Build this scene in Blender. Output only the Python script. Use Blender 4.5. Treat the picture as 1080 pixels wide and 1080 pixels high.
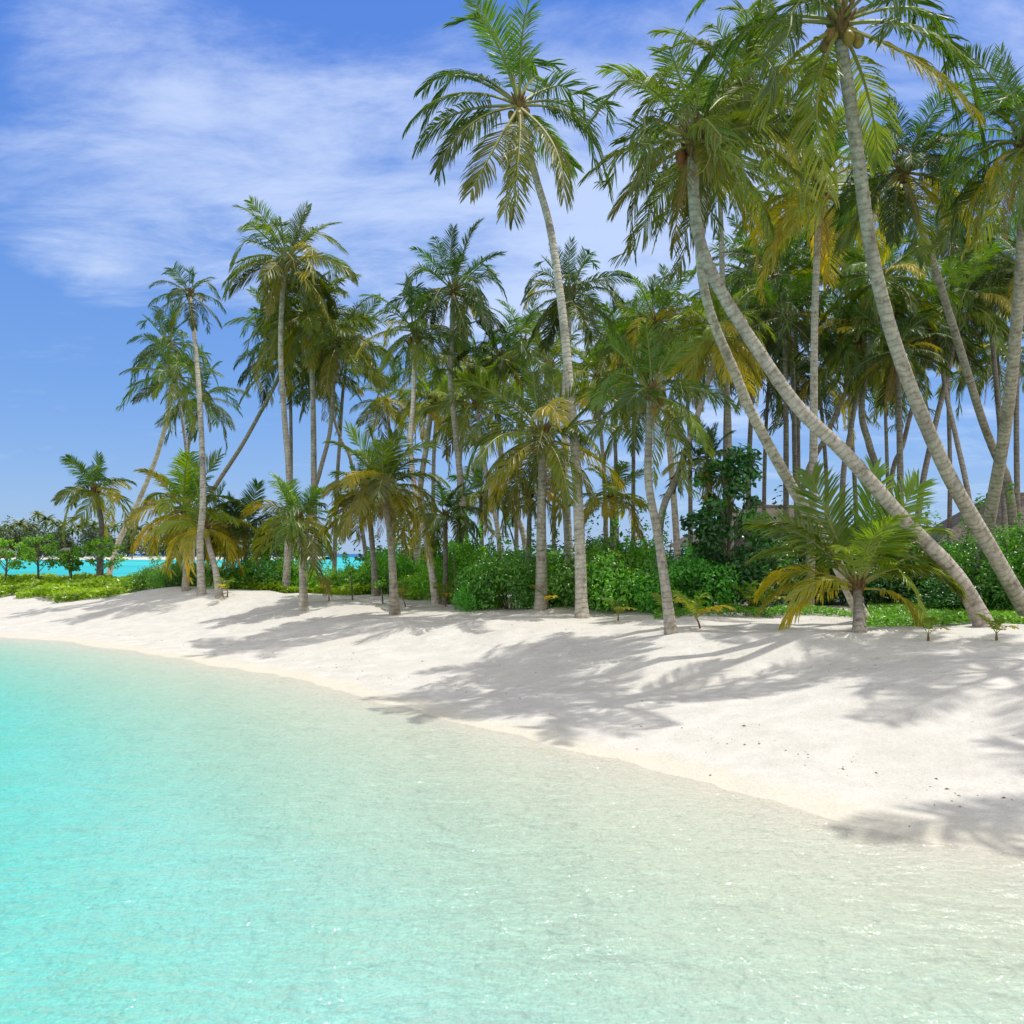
import bpy, math, random
import numpy as np
from mathutils import Vector, Matrix

for _o in list(bpy.data.objects):
    bpy.data.objects.remove(_o)
SC = bpy.context.scene
COL = SC.collection
R = math.radians

# ------------------------------------------------------------------ camera
W = 1080.0
F = 1015.0            # focal length in photo pixels
HOR = 584.0           # horizon row
CZ = 2.5              # eye height above the water
cam = bpy.data.cameras.new("camera")
cam.sensor_width = 36.0
cam.lens = 36.0 * F / W
cam.shift_y = (HOR - 540.0) / W
cam.clip_start = 0.1
cam.clip_end = 20000
co = bpy.data.objects.new("camera", cam)
co.location = (0, 0, CZ)
co.rotation_euler = (R(90), 0, 0)
COL.objects.link(co)
SC.camera = co

# ------------------------------------------------------------------ light
KX, KY = 0.36, 0.18   # shadow offset per metre of height
SUN = Vector((KX, KY, 1.0)).normalized()
SUN_EL = math.asin(SUN.z)
SUN_ROT = math.atan2(SUN.x, SUN.y)
sl = bpy.data.lights.new("sun", 'SUN')
sl.energy = 3.0
sl.angle = R(0.55)
sl.color = (1.0, 0.965, 0.90)
so = bpy.data.objects.new("sun", sl)
so.rotation_euler = SUN.to_track_quat('Z', 'Y').to_euler()
so.location = (40, 40, 80)
COL.objects.link(so)

world = bpy.data.worlds.new("World")
SC.world = world
world.use_nodes = True


class NT:
    """small node-tree helper"""
    def __init__(s, tree):
        s.t = tree
        s.n = tree.nodes
        s.n.clear()

    def add(s, typ, **kw):
        n = s.n.new(typ)
        for k, v in kw.items():
            setattr(n, k, v)
        return n

    def put(s, sock, v):
        if isinstance(v, bpy.types.NodeSocket):
            s.t.links.new(v, sock)
        elif v is not None:
            if isinstance(v, (tuple, list)) and len(v) == 3 and sock.type == 'RGBA':
                v = (*v, 1)
            sock.default_value = v

    def math(s, op, a, b=None, c=None, clamp=False):
        n = s.add('ShaderNodeMath', operation=op, use_clamp=clamp)
        s.put(n.inputs[0], a)
        if b is not None:
            s.put(n.inputs[1], b)
        if c is not None:
            s.put(n.inputs[2], c)
        return n.outputs[0]

    def vmath(s, op, a, b=None):
        n = s.add('ShaderNodeVectorMath', operation=op)
        s.put(n.inputs[0], a)
        if b is not None:
            s.put(n.inputs[1], b)
        return n.outputs['Value'] if op == 'DOT_PRODUCT' else n.outputs[0]

    def noise(s, vec, scale, detail=4, rough=0.55, dist=0.0):
        n = s.add('ShaderNodeTexNoise')
        if vec is not None:
            s.put(n.inputs['Vector'], vec)
        n.inputs['Scale'].default_value = scale
        n.inputs['Detail'].default_value = detail
        n.inputs['Roughness'].default_value = rough
        n.inputs['Distortion'].default_value = dist
        return n.outputs['Fac']

    def ramp(s, fac, stops, interp='LINEAR'):
        n = s.add('ShaderNodeValToRGB')
        cr = n.color_ramp
        cr.interpolation = interp
        while len(cr.elements) > 1:
            cr.elements.remove(cr.elements[-1])
        for i, (p, c) in enumerate(stops):
            e = cr.elements[0] if i == 0 else cr.elements.new(p)
            e.position = p
            e.color = (c, c, c, 1) if isinstance(c, (int, float)) else (*c, 1)
        s.put(n.inputs[0], fac)
        return n.outputs[0]

    def mix(s, fac, a, b, blend='MIX'):
        n = s.add('ShaderNodeMix', data_type='RGBA', blend_type=blend)
        s.put(n.inputs['Factor'], fac)
        s.put(n.inputs['A'] if False else n.inputs[6], a)
        s.put(n.inputs[7], b)
        return n.outputs[2]

    def maprange(s, v, a, b, c=0.0, d=1.0, smooth=True):
        n = s.add('ShaderNodeMapRange')
        if smooth:
            n.interpolation_type = 'SMOOTHSTEP'
        s.put(n.inputs[0], v)
        for i, q in enumerate((a, b, c, d)):
            n.inputs[i + 1].default_value = q
        return n.outputs[0]

    def bump(s, h, strength, dist, normal=None):
        n = s.add('ShaderNodeBump')
        n.inputs['Strength'].default_value = strength
        n.inputs['Distance'].default_value = dist
        s.put(n.inputs['Height'], h)
        if normal is not None:
            s.put(n.inputs['Normal'], normal)
        return n.outputs[0]


w = NT(world.node_tree)
sky = w.add('ShaderNodeTexSky', sky_type='NISHITA')
sky.sun_disc = False
sky.sun_elevation = SUN_EL
sky.sun_rotation = SUN_ROT
sky.altitude = 0
sky.air_density = 1.0
sky.dust_density = 0.25
sky.ozone_density = 2.6
tc = w.add('ShaderNodeTexCoord')
D = tc.outputs['Generated']
hsv = w.add('ShaderNodeHueSaturation')
hsv.inputs['Hue'].default_value = 0.512
hsv.inputs['Saturation'].default_value = 1.22
hsv.inputs['Value'].default_value = 0.95
w.put(hsv.inputs['Color'], sky.outputs[0])
sep0 = w.add('ShaderNodeSeparateXYZ')
w.put(sep0.inputs[0], D)
grad = w.ramp(sep0.outputs[2], [(0.0, (1.45, 2.56, 4.66)), (0.16, (0.98, 2.10, 4.66)), (0.45, (0.58, 1.49, 4.57)), (1.0, (0.47, 1.2, 3.9))])
clear = w.mix(0.80, hsv.outputs[0], grad)
sep = w.add('ShaderNodeSeparateXYZ')
w.put(sep.inputs[0], D)
den = w.math('ADD', w.math('MAXIMUM', sep.outputs[2], 0.0), 0.22)
comb = w.add('ShaderNodeCombineXYZ')
w.put(comb.inputs[0], w.math('DIVIDE', sep.outputs[0], den))
w.put(comb.inputs[1], w.math('DIVIDE', sep.outputs[1], den))


def skydir(px, py):
    return Vector(((px - 540) / F, 1, (HOR - py) / F)).normalized()


def lobe(px, py, rad, amp):
    d = skydir(px, py)
    dt = w.vmath('DOT_PRODUCT', D, tuple(d))
    return w.maprange(dt, math.cos(rad), 1.0, 0.0, amp)


nrm = w.vmath('NORMALIZE', D)
bias = None
for px, py, rad, amp in ((40, 120, .18, .16), (170, 165, .19, .21), (340, 195, .20, .22), (480, 270, .26, .25), (120, -10, .14, .15), (960, 100, .5, .26), (680, 290, .30, .24), (90, 290, .07, .10)):
    q = lobe(px, py, rad, amp)
    bias = q if bias is None else w.math('ADD', bias, q)
strk = w.add('ShaderNodeMapping')
strk.inputs['Rotation'].default_value = (0, 0, R(-14))
strk.inputs['Scale'].default_value = (0.9, 1.75, 1)
w.put(strk.inputs['Vector'], comb.outputs[0])
n1 = w.noise(strk.outputs[0], 2.4, 11, 0.66, 0.35)
n2 = w.noise(comb.outputs[0], 0.9, 3, 0.5)
mask = w.math('ADD', w.math('ADD', w.math('ADD', w.math('MULTIPLY', n1, 1.25), -0.2), w.math('MULTIPLY', n2, 0.3)), bias)
mask = w.maprange(mask, 0.68, 1.24, 0.0, 0.50)
# extra cloud added mainly to the unseen sky behind and overhead, warm shadow fill
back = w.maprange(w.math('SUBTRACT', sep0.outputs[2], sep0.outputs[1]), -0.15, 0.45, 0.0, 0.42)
fill_cloud = w.maprange(w.math('ADD', w.math('MULTIPLY', n1, 0.9), back), 0.50, 0.95, 0.0, 0.85)
mask = w.math('MAXIMUM', mask, fill_cloud)
cloud = w.mix(fill_cloud, (5.6, 6.2, 7.1), (7.7, 7.0, 5.8))
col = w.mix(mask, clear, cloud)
bg = w.add('ShaderNodeBackground')
bg.inputs['Strength'].default_value = 0.148
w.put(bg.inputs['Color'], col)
wo = w.add('ShaderNodeOutputWorld')
w.put(wo.inputs[0], bg.outputs[0])

vs = SC.view_settings
vs.view_transform = 'Standard'
vs.look = 'None'
vs.exposure = 0.21
vs.gamma = 1.0
cy = SC.cycles
cy.max_bounces = 7
cy.transparent_max_bounces = 12
cy.diffuse_bounces = 3
cy.glossy_bounces = 2
cy.transmission_bounces = 4
cy.volume_bounces = 0
cy.caustics_reflective = False
cy.caustics_refractive = False
cy.sample_clamp_indirect = 4.0
cy.use_denoising = True

# ------------------------------------------------------------------ materials


def mat(name):
    m = bpy.data.materials.new(name)
    m.use_nodes = True
    return m, NT(m.node_tree)


def out(t, surf, vol=None):
    o = t.add('ShaderNodeOutputMaterial')
    if surf is not None:
        t.put(o.inputs['Surface'], surf)
    if vol is not None:
        t.put(o.inputs['Volume'], vol)


def pos(t):
    return t.add('ShaderNodeNewGeometry').outputs['Position']


def bsdf(t, color, rough=0.7, normal=None, spec=0.4):
    b = t.add('ShaderNodeBsdfPrincipled')
    t.put(b.inputs['Base Color'], color)
    t.put(b.inputs['Roughness'], rough)
    b.inputs['Specular IOR Level'].default_value = spec
    if normal is not None:
        t.put(b.inputs['Normal'], normal)
    return b.outputs[0]


def scaled(t, v, s):
    n = t.add('ShaderNodeVectorMath', operation='MULTIPLY')
    t.put(n.inputs[0], v)
    n.inputs[1].default_value = s
    return n.outputs[0]


def leaf_shader(t, color, transl=0.35, rough=0.4, gloss=0.10):
    d = t.add('ShaderNodeBsdfDiffuse')
    t.put(d.inputs[0], color)
    tr = t.add('ShaderNodeBsdfTranslucent')
    trc = t.mix(1.0, color, (1.0, 1.0, 0.55), 'MULTIPLY')
    trc2 = t.mix(0.0, trc, trc)
    g = t.add('ShaderNodeHueSaturation')
    g.inputs['Value'].default_value = 1.75
    g.inputs['Saturation'].default_value = 1.1
    t.put(g.inputs['Color'], trc2)
    t.put(tr.inputs[0], g.outputs[0])
    m = t.add('ShaderNodeMixShader')
    m.inputs[0].default_value = transl
    t.put(m.inputs[1], d.outputs[0])
    t.put(m.inputs[2], tr.outputs[0])
    gl = t.add('ShaderNodeBsdfGlossy')
    gl.inputs['Color'].default_value = (1, 1, 1, 1)
    gl.inputs['Roughness'].default_value = rough
    m2 = t.add('ShaderNodeMixShader')
    m2.inputs[0].default_value = gloss
    t.put(m2.inputs[1], m.outputs[0])
    t.put(m2.inputs[2], gl.outputs[0])
    return m2.outputs[0]


# sand (island and sea bed)
M_SAND, t = mat("coral_sand")
p = pos(t)
sp = t.add('ShaderNodeSeparateXYZ')
t.put(sp.inputs[0], p)
big = t.noise(p, 0.35, 4, 0.55)
mid = t.noise(p, 2.2, 5, 0.6)
fine = t.noise(p, 38.0, 4, 0.7)
dry = t.ramp(mid, [(0.3, (0.545, 0.525, 0.475)), (0.7, (0.66, 0.643, 0.592))])
dry = t.mix(t.maprange(big, 0.45, 0.75, 0, 0.5), dry, (0.575, 0.548, 0.475))
wetline = t.math('ADD', sp.outputs[2], t.math('MULTIPLY', t.math('SUBTRACT', mid, 0.5), 0.05))
wet = t.maprange(wetline, 0.015, 0.065, 1.0, 0.0)
colr = t.mix(t.math('MULTIPLY', wet, 0.75), dry, (0.62, 0.585, 0.475))
patch = t.noise(p, 0.55, 4, 0.6)
under = t.mix(t.maprange(sp.outputs[2], -0.10, -0.45), (0.60, 0.57, 0.455), (0.655, 0.635, 0.57))
under = t.mix(t.maprange(patch, 0.40, 0.70, 0, 0.5), under, (0.63, 0.60, 0.48))
colr = t.mix(t.maprange(sp.outputs[2], 0.0, -0.08), colr, under)
grain = t.ramp(fine, [(0.25, 0.80), (0.55, 1.0), (0.8, 1.05)])
colr = t.mix(1.0, colr, grain, 'MULTIPLY')
litter = t.noise(p, 3.5, 6, 0.75)
att = t.add('ShaderNodeAttribute')
att.attribute_name = 'litter'
colr = t.mix(t.math('MULTIPLY', att.outputs['Fac'], t.maprange(litter, 0.38, 0.62, 0.25, 1.0)), colr, (0.20, 0.155, 0.085))
vo = t.add('ShaderNodeTexVoronoi', feature='SMOOTH_F1')
vo.inputs['Scale'].default_value = 2.6
vo.inputs['Smoothness'].default_value = 0.6
t.put(vo.inputs['Vector'], p)
dimp = t.maprange(vo.outputs['Distance'], 0.08, 0.32)
trod = t.maprange(t.noise(p, 0.5, 3, 0.6), 0.42, 0.62)
dryland = t.maprange(sp.outputs[2], 0.25, 0.6)
h = t.math('ADD', t.math('MULTIPLY', t.noise(p, 1.6, 5, 0.62), 1.2), t.math('MULTIPLY', t.noise(p, 9.0, 3, 0.6), 0.30))
h = t.math('ADD', h, t.math('MULTIPLY', t.math('MULTIPLY', dimp, trod), t.math('MULTIPLY', dryland, 0.45)))
r1 = t.math('ABSOLUTE', t.math('SUBTRACT', t.noise(scaled(t, p, (3.3, 2.3, 1.0)), 1.0, 2, 0.5, 0.7), 0.5))
r2 = t.math('ABSOLUTE', t.math('SUBTRACT', t.noise(scaled(t, p, (8.5, 5.5, 1.0)), 1.0, 2, 0.5, 0.9), 0.5))
rip = t.math('SUBTRACT', 1.0, t.math('ADD', t.math('MULTIPLY', r1, 2.6), t.math('MULTIPLY', r2, 1.3)))
uw = t.maprange(sp.outputs[2], -0.02, -0.12, 0.0, 1.0)
h = t.math('ADD', h, t.math('MULTIPLY', t.math('MULTIPLY', rip, uw), 0.26))
nb = t.bump(h, 0.6, 0.085)
nb = t.bump(fine, 0.35, 0.01, nb)
out(t, bsdf(t, colr, 0.9, nb, 0.15))

# clear lagoon water in front of the beach
M_WATER, t = mat("clear_lagoon_water")
p = pos(t)
a = t.noise(scaled(t, p, (1.0, 1.7, 1)), 1.1, 3, 0.5, 0.5)
b_ = t.math('ABSOLUTE', t.math('SUBTRACT', t.noise(scaled(t, p, (4.6, 6.0, 1)), 1.0, 2, 0.5, 0.9), 0.5))
b_ = t.math('MULTIPLY', b_, -1.6)
c_ = t.noise(scaled(t, p, (10, 13, 1)), 1.0, 2, 0.5, 0.5)
h = t.math('ADD', t.math('ADD', t.math('MULTIPLY', a, 0.6), t.math('MULTIPLY', t.noise(scaled(t, p, (0.45, 0.22, 1)), 1.0, 2, 0.5), 1.0)), t.math('ADD', t.math('MULTIPLY', t.noise(scaled(t, p, (4.2, 5.2, 1)), 1.0, 2, 0.5, 0.4), 0.26), t.math('MULTIPLY', c_, 0.15)))
nb = t.bump(h, 1.0, 0.34)
fr = t.add('ShaderNodeFresnel')
fr.inputs['IOR'].default_value = 1.33
t.put(fr.inputs['Normal'], nb)
tp = t.add('ShaderNodeBsdfTransparent')
gl = t.add('ShaderNodeBsdfGlossy')
gl.inputs['Roughness'].default_value = 0.06
t.put(gl.inputs['Normal'], nb)
m = t.add('ShaderNodeMixShader')
t.put(m.inputs[0], t.math('MINIMUM', fr.outputs[0], 0.29))
t.put(m.inputs[1], tp.outputs[0])
t.put(m.inputs[2], gl.outputs[0])
va = t.add('ShaderNodeVolumeAbsorption')
va.inputs['Color'].default_value = (0.0, 0.968, 0.972, 1)
va.inputs['Density'].default_value = 0.54
out(t, m.outputs[0], va.outputs[0])

# turquoise lagoon and open sea behind the island
M_SEA, t = mat("turquoise_sea")
p = pos(t)
sp = t.add('ShaderNodeSeparateXYZ')
t.put(sp.inputs[0], p)
far = t.maprange(t.math('ADD', sp.outputs[1], t.math('MULTIPLY', sp.outputs[0], 1.2)), 420, 640)
patch = t.noise(p, 0.02, 4, 0.6)
cc = t.mix(t.maprange(patch, .35, .7), (0.06, 0.50, 0.49), (0.02, 0.37, 0.42))
cc = t.mix(far, cc, (0.02, 0.13, 0.30))
nb = t.bump(t.noise(scaled(t, p, (0.5, 1.4, 1)), 1.0, 4, 0.6), 0.6, 0.3)
d = t.add('ShaderNodeBsdfDiffuse')
t.put(d.inputs[0], cc)
gl = t.add('ShaderNodeBsdfGlossy')
gl.inputs['Roughness'].default_value = 0.25
t.put(gl.inputs['Normal'], nb)
m = t.add('ShaderNodeMixShader')
m.inputs[0].default_value = 0.12
t.put(m.inputs[1], d.outputs[0])
t.put(m.inputs[2], gl.outputs[0])
out(t, m.outputs[0])

# palm bark (uv: v = metres along the trunk)
M_BARK, t = mat("palm_bark")
uvn = t.add('ShaderNodeUVMap')
uvn.uv_map = 'UVMap'
su = t.add('ShaderNodeSeparateXYZ')
t.put(su.inputs[0], uvn.outputs[0])
oi = t.add('ShaderNodeObjectInfo')
p = pos(t)
wob = t.noise(p, 3.0, 3, 0.6)
v = t.math('ADD', t.math('MULTIPLY', su.outputs[1], 8.0), t.math('MULTIPLY', wob, 2.2))
fr_ = t.math('FRACT', v)
ringd = t.ramp(fr_, [(0.0, 0.42), (0.10, 0.55), (0.22, 1.0), (0.75, 1.0), (1.0, 0.62)])
spot = t.noise(p, 6.5, 5, 0.65)
streak = t.noise(scaled(t, p, (22, 22, 3)), 1.0, 3, 0.6)
base = t.ramp(spot, [(0.30, (0.23, 0.195, 0.155)), (0.45, (0.44, 0.40, 0.345)), (0.70, (0.60, 0.565, 0.50))])
base = t.mix(1.0, base, t.ramp(streak, [(0.3, 0.88), (0.6, 1.03)]), 'MULTIPLY')
base = t.mix(0.45, base, t.mix(1.0, base, ringd, 'MULTIPLY'))
stain = t.noise(scaled(t, p, (1.5, 1.5, 0.9)), 1.0, 4, 0.65, 0.4)
base = t.mix(t.maprange(stain, 0.48, 0.70, 0, 0.55), base, (0.17, 0.145, 0.115))
base = t.mix(1.0, base, oi.outputs['Color'], 'MULTIPLY')
nb = t.bump(t.math('ADD', ringd, t.math('MULTIPLY', spot, 0.6)), 0.6, 0.03)
out(t, bsdf(t, base, 0.85, nb, 0.2))

# palm frond: colour comes from the object's own colour, varied along the leaf
M_FROND, t = mat("palm_leaf")
oi = t.add('ShaderNodeObjectInfo')
uvn = t.add('ShaderNodeUVMap')
uvn.uv_map = 'UVMap'
su = t.add('ShaderNodeSeparateXYZ')
t.put(su.inputs[0], uvn.outputs[0])
tipc = t.maprange(t.math('ADD', su.outputs[1], t.math('MULTIPLY', su.outputs[0], 0.35)), 1.05, 1.5, 0, 0.6)
cvar = t.noise(pos(t), 2.4, 3, 0.6)
cc = t.mix(t.maprange(cvar, 0.35, 0.7, 0, 0.55), oi.outputs['Color'], t.mix(1.0, oi.outputs['Color'], (1.9, 1.45, 1.0), 'MULTIPLY'))
cc = t.mix(tipc, cc, (0.21, 0.165, 0.04))
out(t, leaf_shader(t, cc, 0.42, 0.40, 0.040))

M_STALK, t = mat("frond_stalk")
oi = t.add('ShaderNodeObjectInfo')
cc = t.mix(0.6, oi.outputs['Color'], (0.34, 0.30, 0.09))
out(t, bsdf(t, cc, 0.5))

M_FIBRE, t = mat("palm_fibre")
p = pos(t)
n = t.noise(scaled(t, p, (18, 18, 5)), 1.0, 4, 0.6)
out(t, bsdf(t, t.ramp(n, [(0.3, (0.06, 0.035, 0.015)), (0.6, (0.22, 0.13, 0.05)), (0.8, (0.34, 0.23, 0.09))]), 0.9, t.bump(n, 0.8, 0.03)))

M_NUT, t = mat("coconut_husk")
oi = t.add('ShaderNodeObjectInfo')
n = t.noise(pos(t), 9, 3)
out(t, bsdf(t, t.mix(t.maprange(n, .35, .7, 0, .6), oi.outputs['Color'], (0.16, 0.10, 0.03)), 0.45))


def leaf_mat(name, c1, c2, c3, scale=2.0, transl=0.3, gloss=0.07, rough=0.35):
    m, t = mat(name)
    at = t.add('ShaderNodeAttribute')
    at.attribute_name = 'tint'
    oi = t.add('ShaderNodeObjectInfo')
    n = t.noise(pos(t), scale, 3, 0.6)
    f = t.math('ADD', t.math('MULTIPLY', at.outputs['Fac'], 0.75), t.math('MULTIPLY', t.math('SUBTRACT', n, 0.5), 0.9))
    f = t.math('ADD', f, 0.12)
    cc = t.ramp(f, [(0.05, c1), (0.45, c2), (0.92, c3)])
    cc = t.mix(1.0, cc, oi.outputs['Color'], 'MULTIPLY')
    out(t, leaf_shader(t, cc, transl, rough, gloss))
    return m


M_SHRUB = leaf_mat("shrub_leaf", (0.035, 0.13, 0.012), (0.085, 0.27, 0.016), (0.19, 0.42, 0.028), transl=.42, gloss=.05)
M_DARK = leaf_mat("dark_tree_leaf", (0.012, 0.055, 0.014), (0.030, 0.115, 0.022), (0.075, 0.21, 0.036), transl=.36, gloss=0.06)
M_CREEP = leaf_mat("creeper_leaf", (0.12, 0.20, 0.010), (0.25, 0.41, 0.012), (0.42, 0.56, 0.020), 0.8, gloss=.04)
M_GRASS = leaf_mat("lawn_grass", (0.055, 0.16, 0.010), (0.12, 0.32, 0.014), (0.22, 0.42, 0.026), 0.8, gloss=.04)
M_FAR = leaf_mat("far_leaf", (0.050, 0.085, 0.030), (0.105, 0.160, 0.050), (0.22, 0.25, 0.10), 0.12, 0.2, 0.03, 0.5)

M_WOOD, t = mat("grey_twig_bark")
n = t.noise(scaled(t, pos(t), (14, 14, 4)), 1, 4)
out(t, bsdf(t, t.ramp(n, [(0.3, (0.07, 0.055, 0.04)), (0.7, (0.20, 0.165, 0.125))]), 0.9, t.bump(n, 0.5, 0.02)))

M_THATCH, t = mat("weathered_thatch")
p = pos(t)
n = t.noise(scaled(t, p, (9, 9, 2.5)), 1.0, 5, 0.7)
ly = t.math('FRACT', t.math('MULTIPLY', t.add('ShaderNodeSeparateXYZ').outputs[2], 1.0))
out(t, bsdf(t, t.ramp(n, [(0.3, (0.07, 0.06, 0.05)), (0.7, (0.20, 0.175, 0.145))]), 0.95, t.bump(n, 1.0, 0.06)))

M_PLASTER, t = mat("pale_plaster")
n = t.noise(pos(t), 3, 4)
out(t, bsdf(t, t.ramp(n, [(0.3, (0.48, 0.43, 0.35)), (0.7, (0.60, 0.55, 0.46))]), 0.9))
M_TIMBER, t = mat("dark_timber")
n = t.noise(scaled(t, pos(t), (2, 2, 20)), 1, 4)
out(t, bsdf(t, t.ramp(n, [(0.3, (0.07, 0.04, 0.025)), (0.7, (0.16, 0.10, 0.06))]), 0.6))
M_GLASS, t = mat("window_glass")
out(t, bsdf(t, (0.02, 0.03, 0.035), 0.06, None, 0.6))
M_DEBRIS, t = mat("beach_debris")
n = t.noise(pos(t), 4, 3)
out(t, bsdf(t, t.ramp(n, [(0.35, (0.09, 0.065, 0.04)), (0.65, (0.30, 0.25, 0.18))]), 0.9))

# ------------------------------------------------------------------ mesh helpers


def link(o, parent=None):
    COL.objects.link(o)
    if parent is not None:
        o.parent = parent
    return o


def mesh_from(name, verts, faces, mats, fmat=None, uv=None, tint=None, smooth=False):
    me = bpy.data.meshes.new(name)
    me.from_pydata([tuple(v) for v in verts], [], faces)
    for m in mats:
        me.materials.append(m)
    if fmat is not None:
        me.polygons.foreach_set('material_index', fmat)
    if smooth:
        me.polygons.foreach_set('use_smooth', [True] * len(me.polygons))
    if uv is not None:
        ul = me.uv_layers.new(name='UVMap')
        li = np.empty(len(me.loops), dtype=np.int32)
        me.loops.foreach_get('vertex_index', li)
        ul.data.foreach_set('uv', np.asarray(uv, dtype=np.float32)[li].ravel())
    if tint is not None:
        a = me.attributes.new('tint', 'FLOAT', 'POINT')
        a.data.foreach_set('value', np.asarray(tint, dtype=np.float32))
    me.update()
    return me


def tag(o, label=None, cat=None, group=None, kind=None):
    if label:
        o['label'] = label
    if cat:
        o['category'] = cat
    if group:
        o['group'] = group
    if kind:
        o['kind'] = kind
    return o


def empty(name, loc, label, cat, group=None):
    o = bpy.data.objects.new(name, None)
    o.location = loc
    o.empty_display_size = 0.3
    link(o)
    return tag(o, label, cat, group)


def ob(name, me, parent=None, loc=(0, 0, 0)):
    o = bpy.data.objects.new(name, me)
    o.location = loc
    return link(o, parent)


def tube(verts, faces, uv, pts, rads, sides=10, close=True, v0=0.0):
    """append a tapered tube along pts"""
    base = len(verts)
    n = len(pts)
    prev = None
    vv = v0
    for i in range(n):
        a = pts[max(i - 1, 0)]
        b = pts[min(i + 1, n - 1)]
        tdir = (b - a).normalized()
        if prev is None:
            ref = Vector((1, 0, 0)) if abs(tdir.x) < 0.8 else Vector((0, 1, 0))
            nx = tdir.cross(ref).normalized()
        else:
            nx = (prev - tdir * prev.dot(tdir)).normalized()
        prev = nx
        ny = tdir.cross(nx)
        if i > 0:
            vv += (pts[i] - pts[i - 1]).length
        for k in range(sides):
            an = 2 * math.pi * k / sides
            verts.append(pts[i] + (nx * math.cos(an) + ny * math.sin(an)) * rads[i])
            uv.append((k / sides, vv))
    for i in range(n - 1):
        for k in range(sides):
            k2 = (k + 1) % sides
            faces.append((base + i * sides + k, base + i * sides + k2, base + (i + 1) * sides + k2, base + (i + 1) * sides + k))
    if close:
        faces.append(tuple(base + (n - 1) * sides + k for k in range(sides)))


# ------------------------------------------------------------------ terrain
SH_PX = [(0, 672), (75, 677), (150, 688), (225, 701), (300, 716), (370, 731), (430, 746), (520, 768), (600, 790), (700, 813), (800, 838), (870, 858), (940, 877), (1000, 889), (1080, 900)]
sx, sy = [], []
for px, py in SH_PX:
    dd = CZ * F / (py - HOR)
    sx.append((px - 540) / F * dd)
    sy.append(dd)
SHX = np.array([-3000, -400, -150, -80, -40, -24] + sx + [8, 14, 30, 200, 3000])
SHY = np.array([900, 160, 95, 74, 52, 37.6] + sy + [4.2, -2, -18, -120, -1200])
BKX = np.array([-3000, -150, -60, -30, -12, 10, 40, 200, 3000])
BKY = np.array([1000, 140, 88, 74, 74, 95, 130, 220, 900])
POLY = np.stack([SHX, SHY], 1)


def shore_s(x, y):
    x = np.asarray(x, float)
    y = np.asarray(y, float)
    best = np.full(x.shape, 1e9)
    for i in range(len(POLY) - 1):
        ax, ay = POLY[i]
        bx, by = POLY[i + 1]
        dx, dy = bx - ax, by - ay
        tt = np.clip(((x - ax) * dx + (y - ay) * dy) / (dx * dx + dy * dy), 0, 1)
        best = np.minimum(best, np.hypot(x - ax - tt * dx, y - ay - tt * dy))
    sign = np.where(y > np.interp(x, SHX, SHY), 1.0, -1.0)
    return best * sign


rs = np.random.RandomState(7)
LAT = rs.rand(64, 64)


def vnoise(x, y):
    xi = np.floor(x).astype(int)
    yi = np.floor(y).astype(int)
    fx = x - xi
    fy = y - yi
    fx = fx * fx * (3 - 2 * fx)
    fy = fy * fy * (3 - 2 * fy)
    g = lambda a, b: LAT[a % 64, b % 64]
    return (g(xi, yi) * (1 - fx) + g(xi + 1, yi) * fx) * (1 - fy) + (g(xi, yi + 1) * (1 - fx) + g(xi + 1, yi + 1) * fx) * fy


MOUNDS = [(-12.6, 36.0, 3.0, 2.2, 0.42), (-9.3, 33.5, 2.2, 1.8, 0.30), (-6.5, 30.0, 2.2, 1.6, 0.22), (-3.0, 24.5, 1.6, 1.3, 0.25), (-1.2, 23.2, 1.8, 1.2, 0.16),
          (-4.6, 26.2, 1.4, 1.2, 0.20), (3.0, 20.0, 2.4, 1.6, 0.14), (6.2, 17.6, 2.6, 1.5, 0.20), (9.6, 18.2, 2.4, 1.6, 0.18), (-2.0, 21.0, 1.3, 0.8, -0.10), (-3.7, 22.8, 1.0, .8, -0.12),
          (-8.0, 30.4, 1.3, 1.0, -0.10)]


def height(x, y):
    x = np.asarray(x, float)
    y = np.asarray(y, float)
    s = shore_s(x, y)
    up = np.interp(s, [0, 1.5, 3.5, 6.5, 9, 14, 40], [0, 0.13, 0.38, 0.80, 0.95, 1.02, 1.12])
    dn = np.interp(-s, [0, 0.6, 2.0, 3.6, 5.5, 8, 14, 60, 400], [0, 0.03, 0.085, 0.19, 0.45, 0.76, 0.92, 1.6, 2.2])
    z = np.where(s > 0, up, -dn)
    sb = np.interp(x, BKX, BKY) - y
    zb = np.where(sb > 0, np.interp(sb, [0, 8, 200], [0.0, 0.9, 1.3]), -np.interp(-sb, [0, 20, 400], [0, 1.0, 2.2]))
    z = np.minimum(z, zb)
    land = np.clip((s - 1.5) / 3.0, 0, 1) * np.clip(sb / 4, 0, 1)
    for mx, my, rx, ry, a in MOUNDS:
        z = z + a * np.exp(-((x - mx) / rx) ** 2 - ((y - my) / ry) ** 2) * land
    z = z + land * (0.16 * (vnoise(x * 0.45 + 3, y * 0.45 + 9) - 0.5) + 0.10 * (vnoise(x * 1.1, y * 1.1) - 0.5) + 0.04 * (vnoise(x * 2.7, y * 2.7) - 0.5))
    near = np.clip((s + 0.5) / 1.0, 0, 1)
    z = z + near * (1 - land) * (0.06 * (vnoise(x * 0.7 + 5, y * 0.7) - 0.5) + 0.025 * (vnoise(x * 2.3 + 1, y * 2.3) - 0.5))
    return z


def H(x, y):
    return float(height(np.array([x]), np.array([y]))[0])


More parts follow.
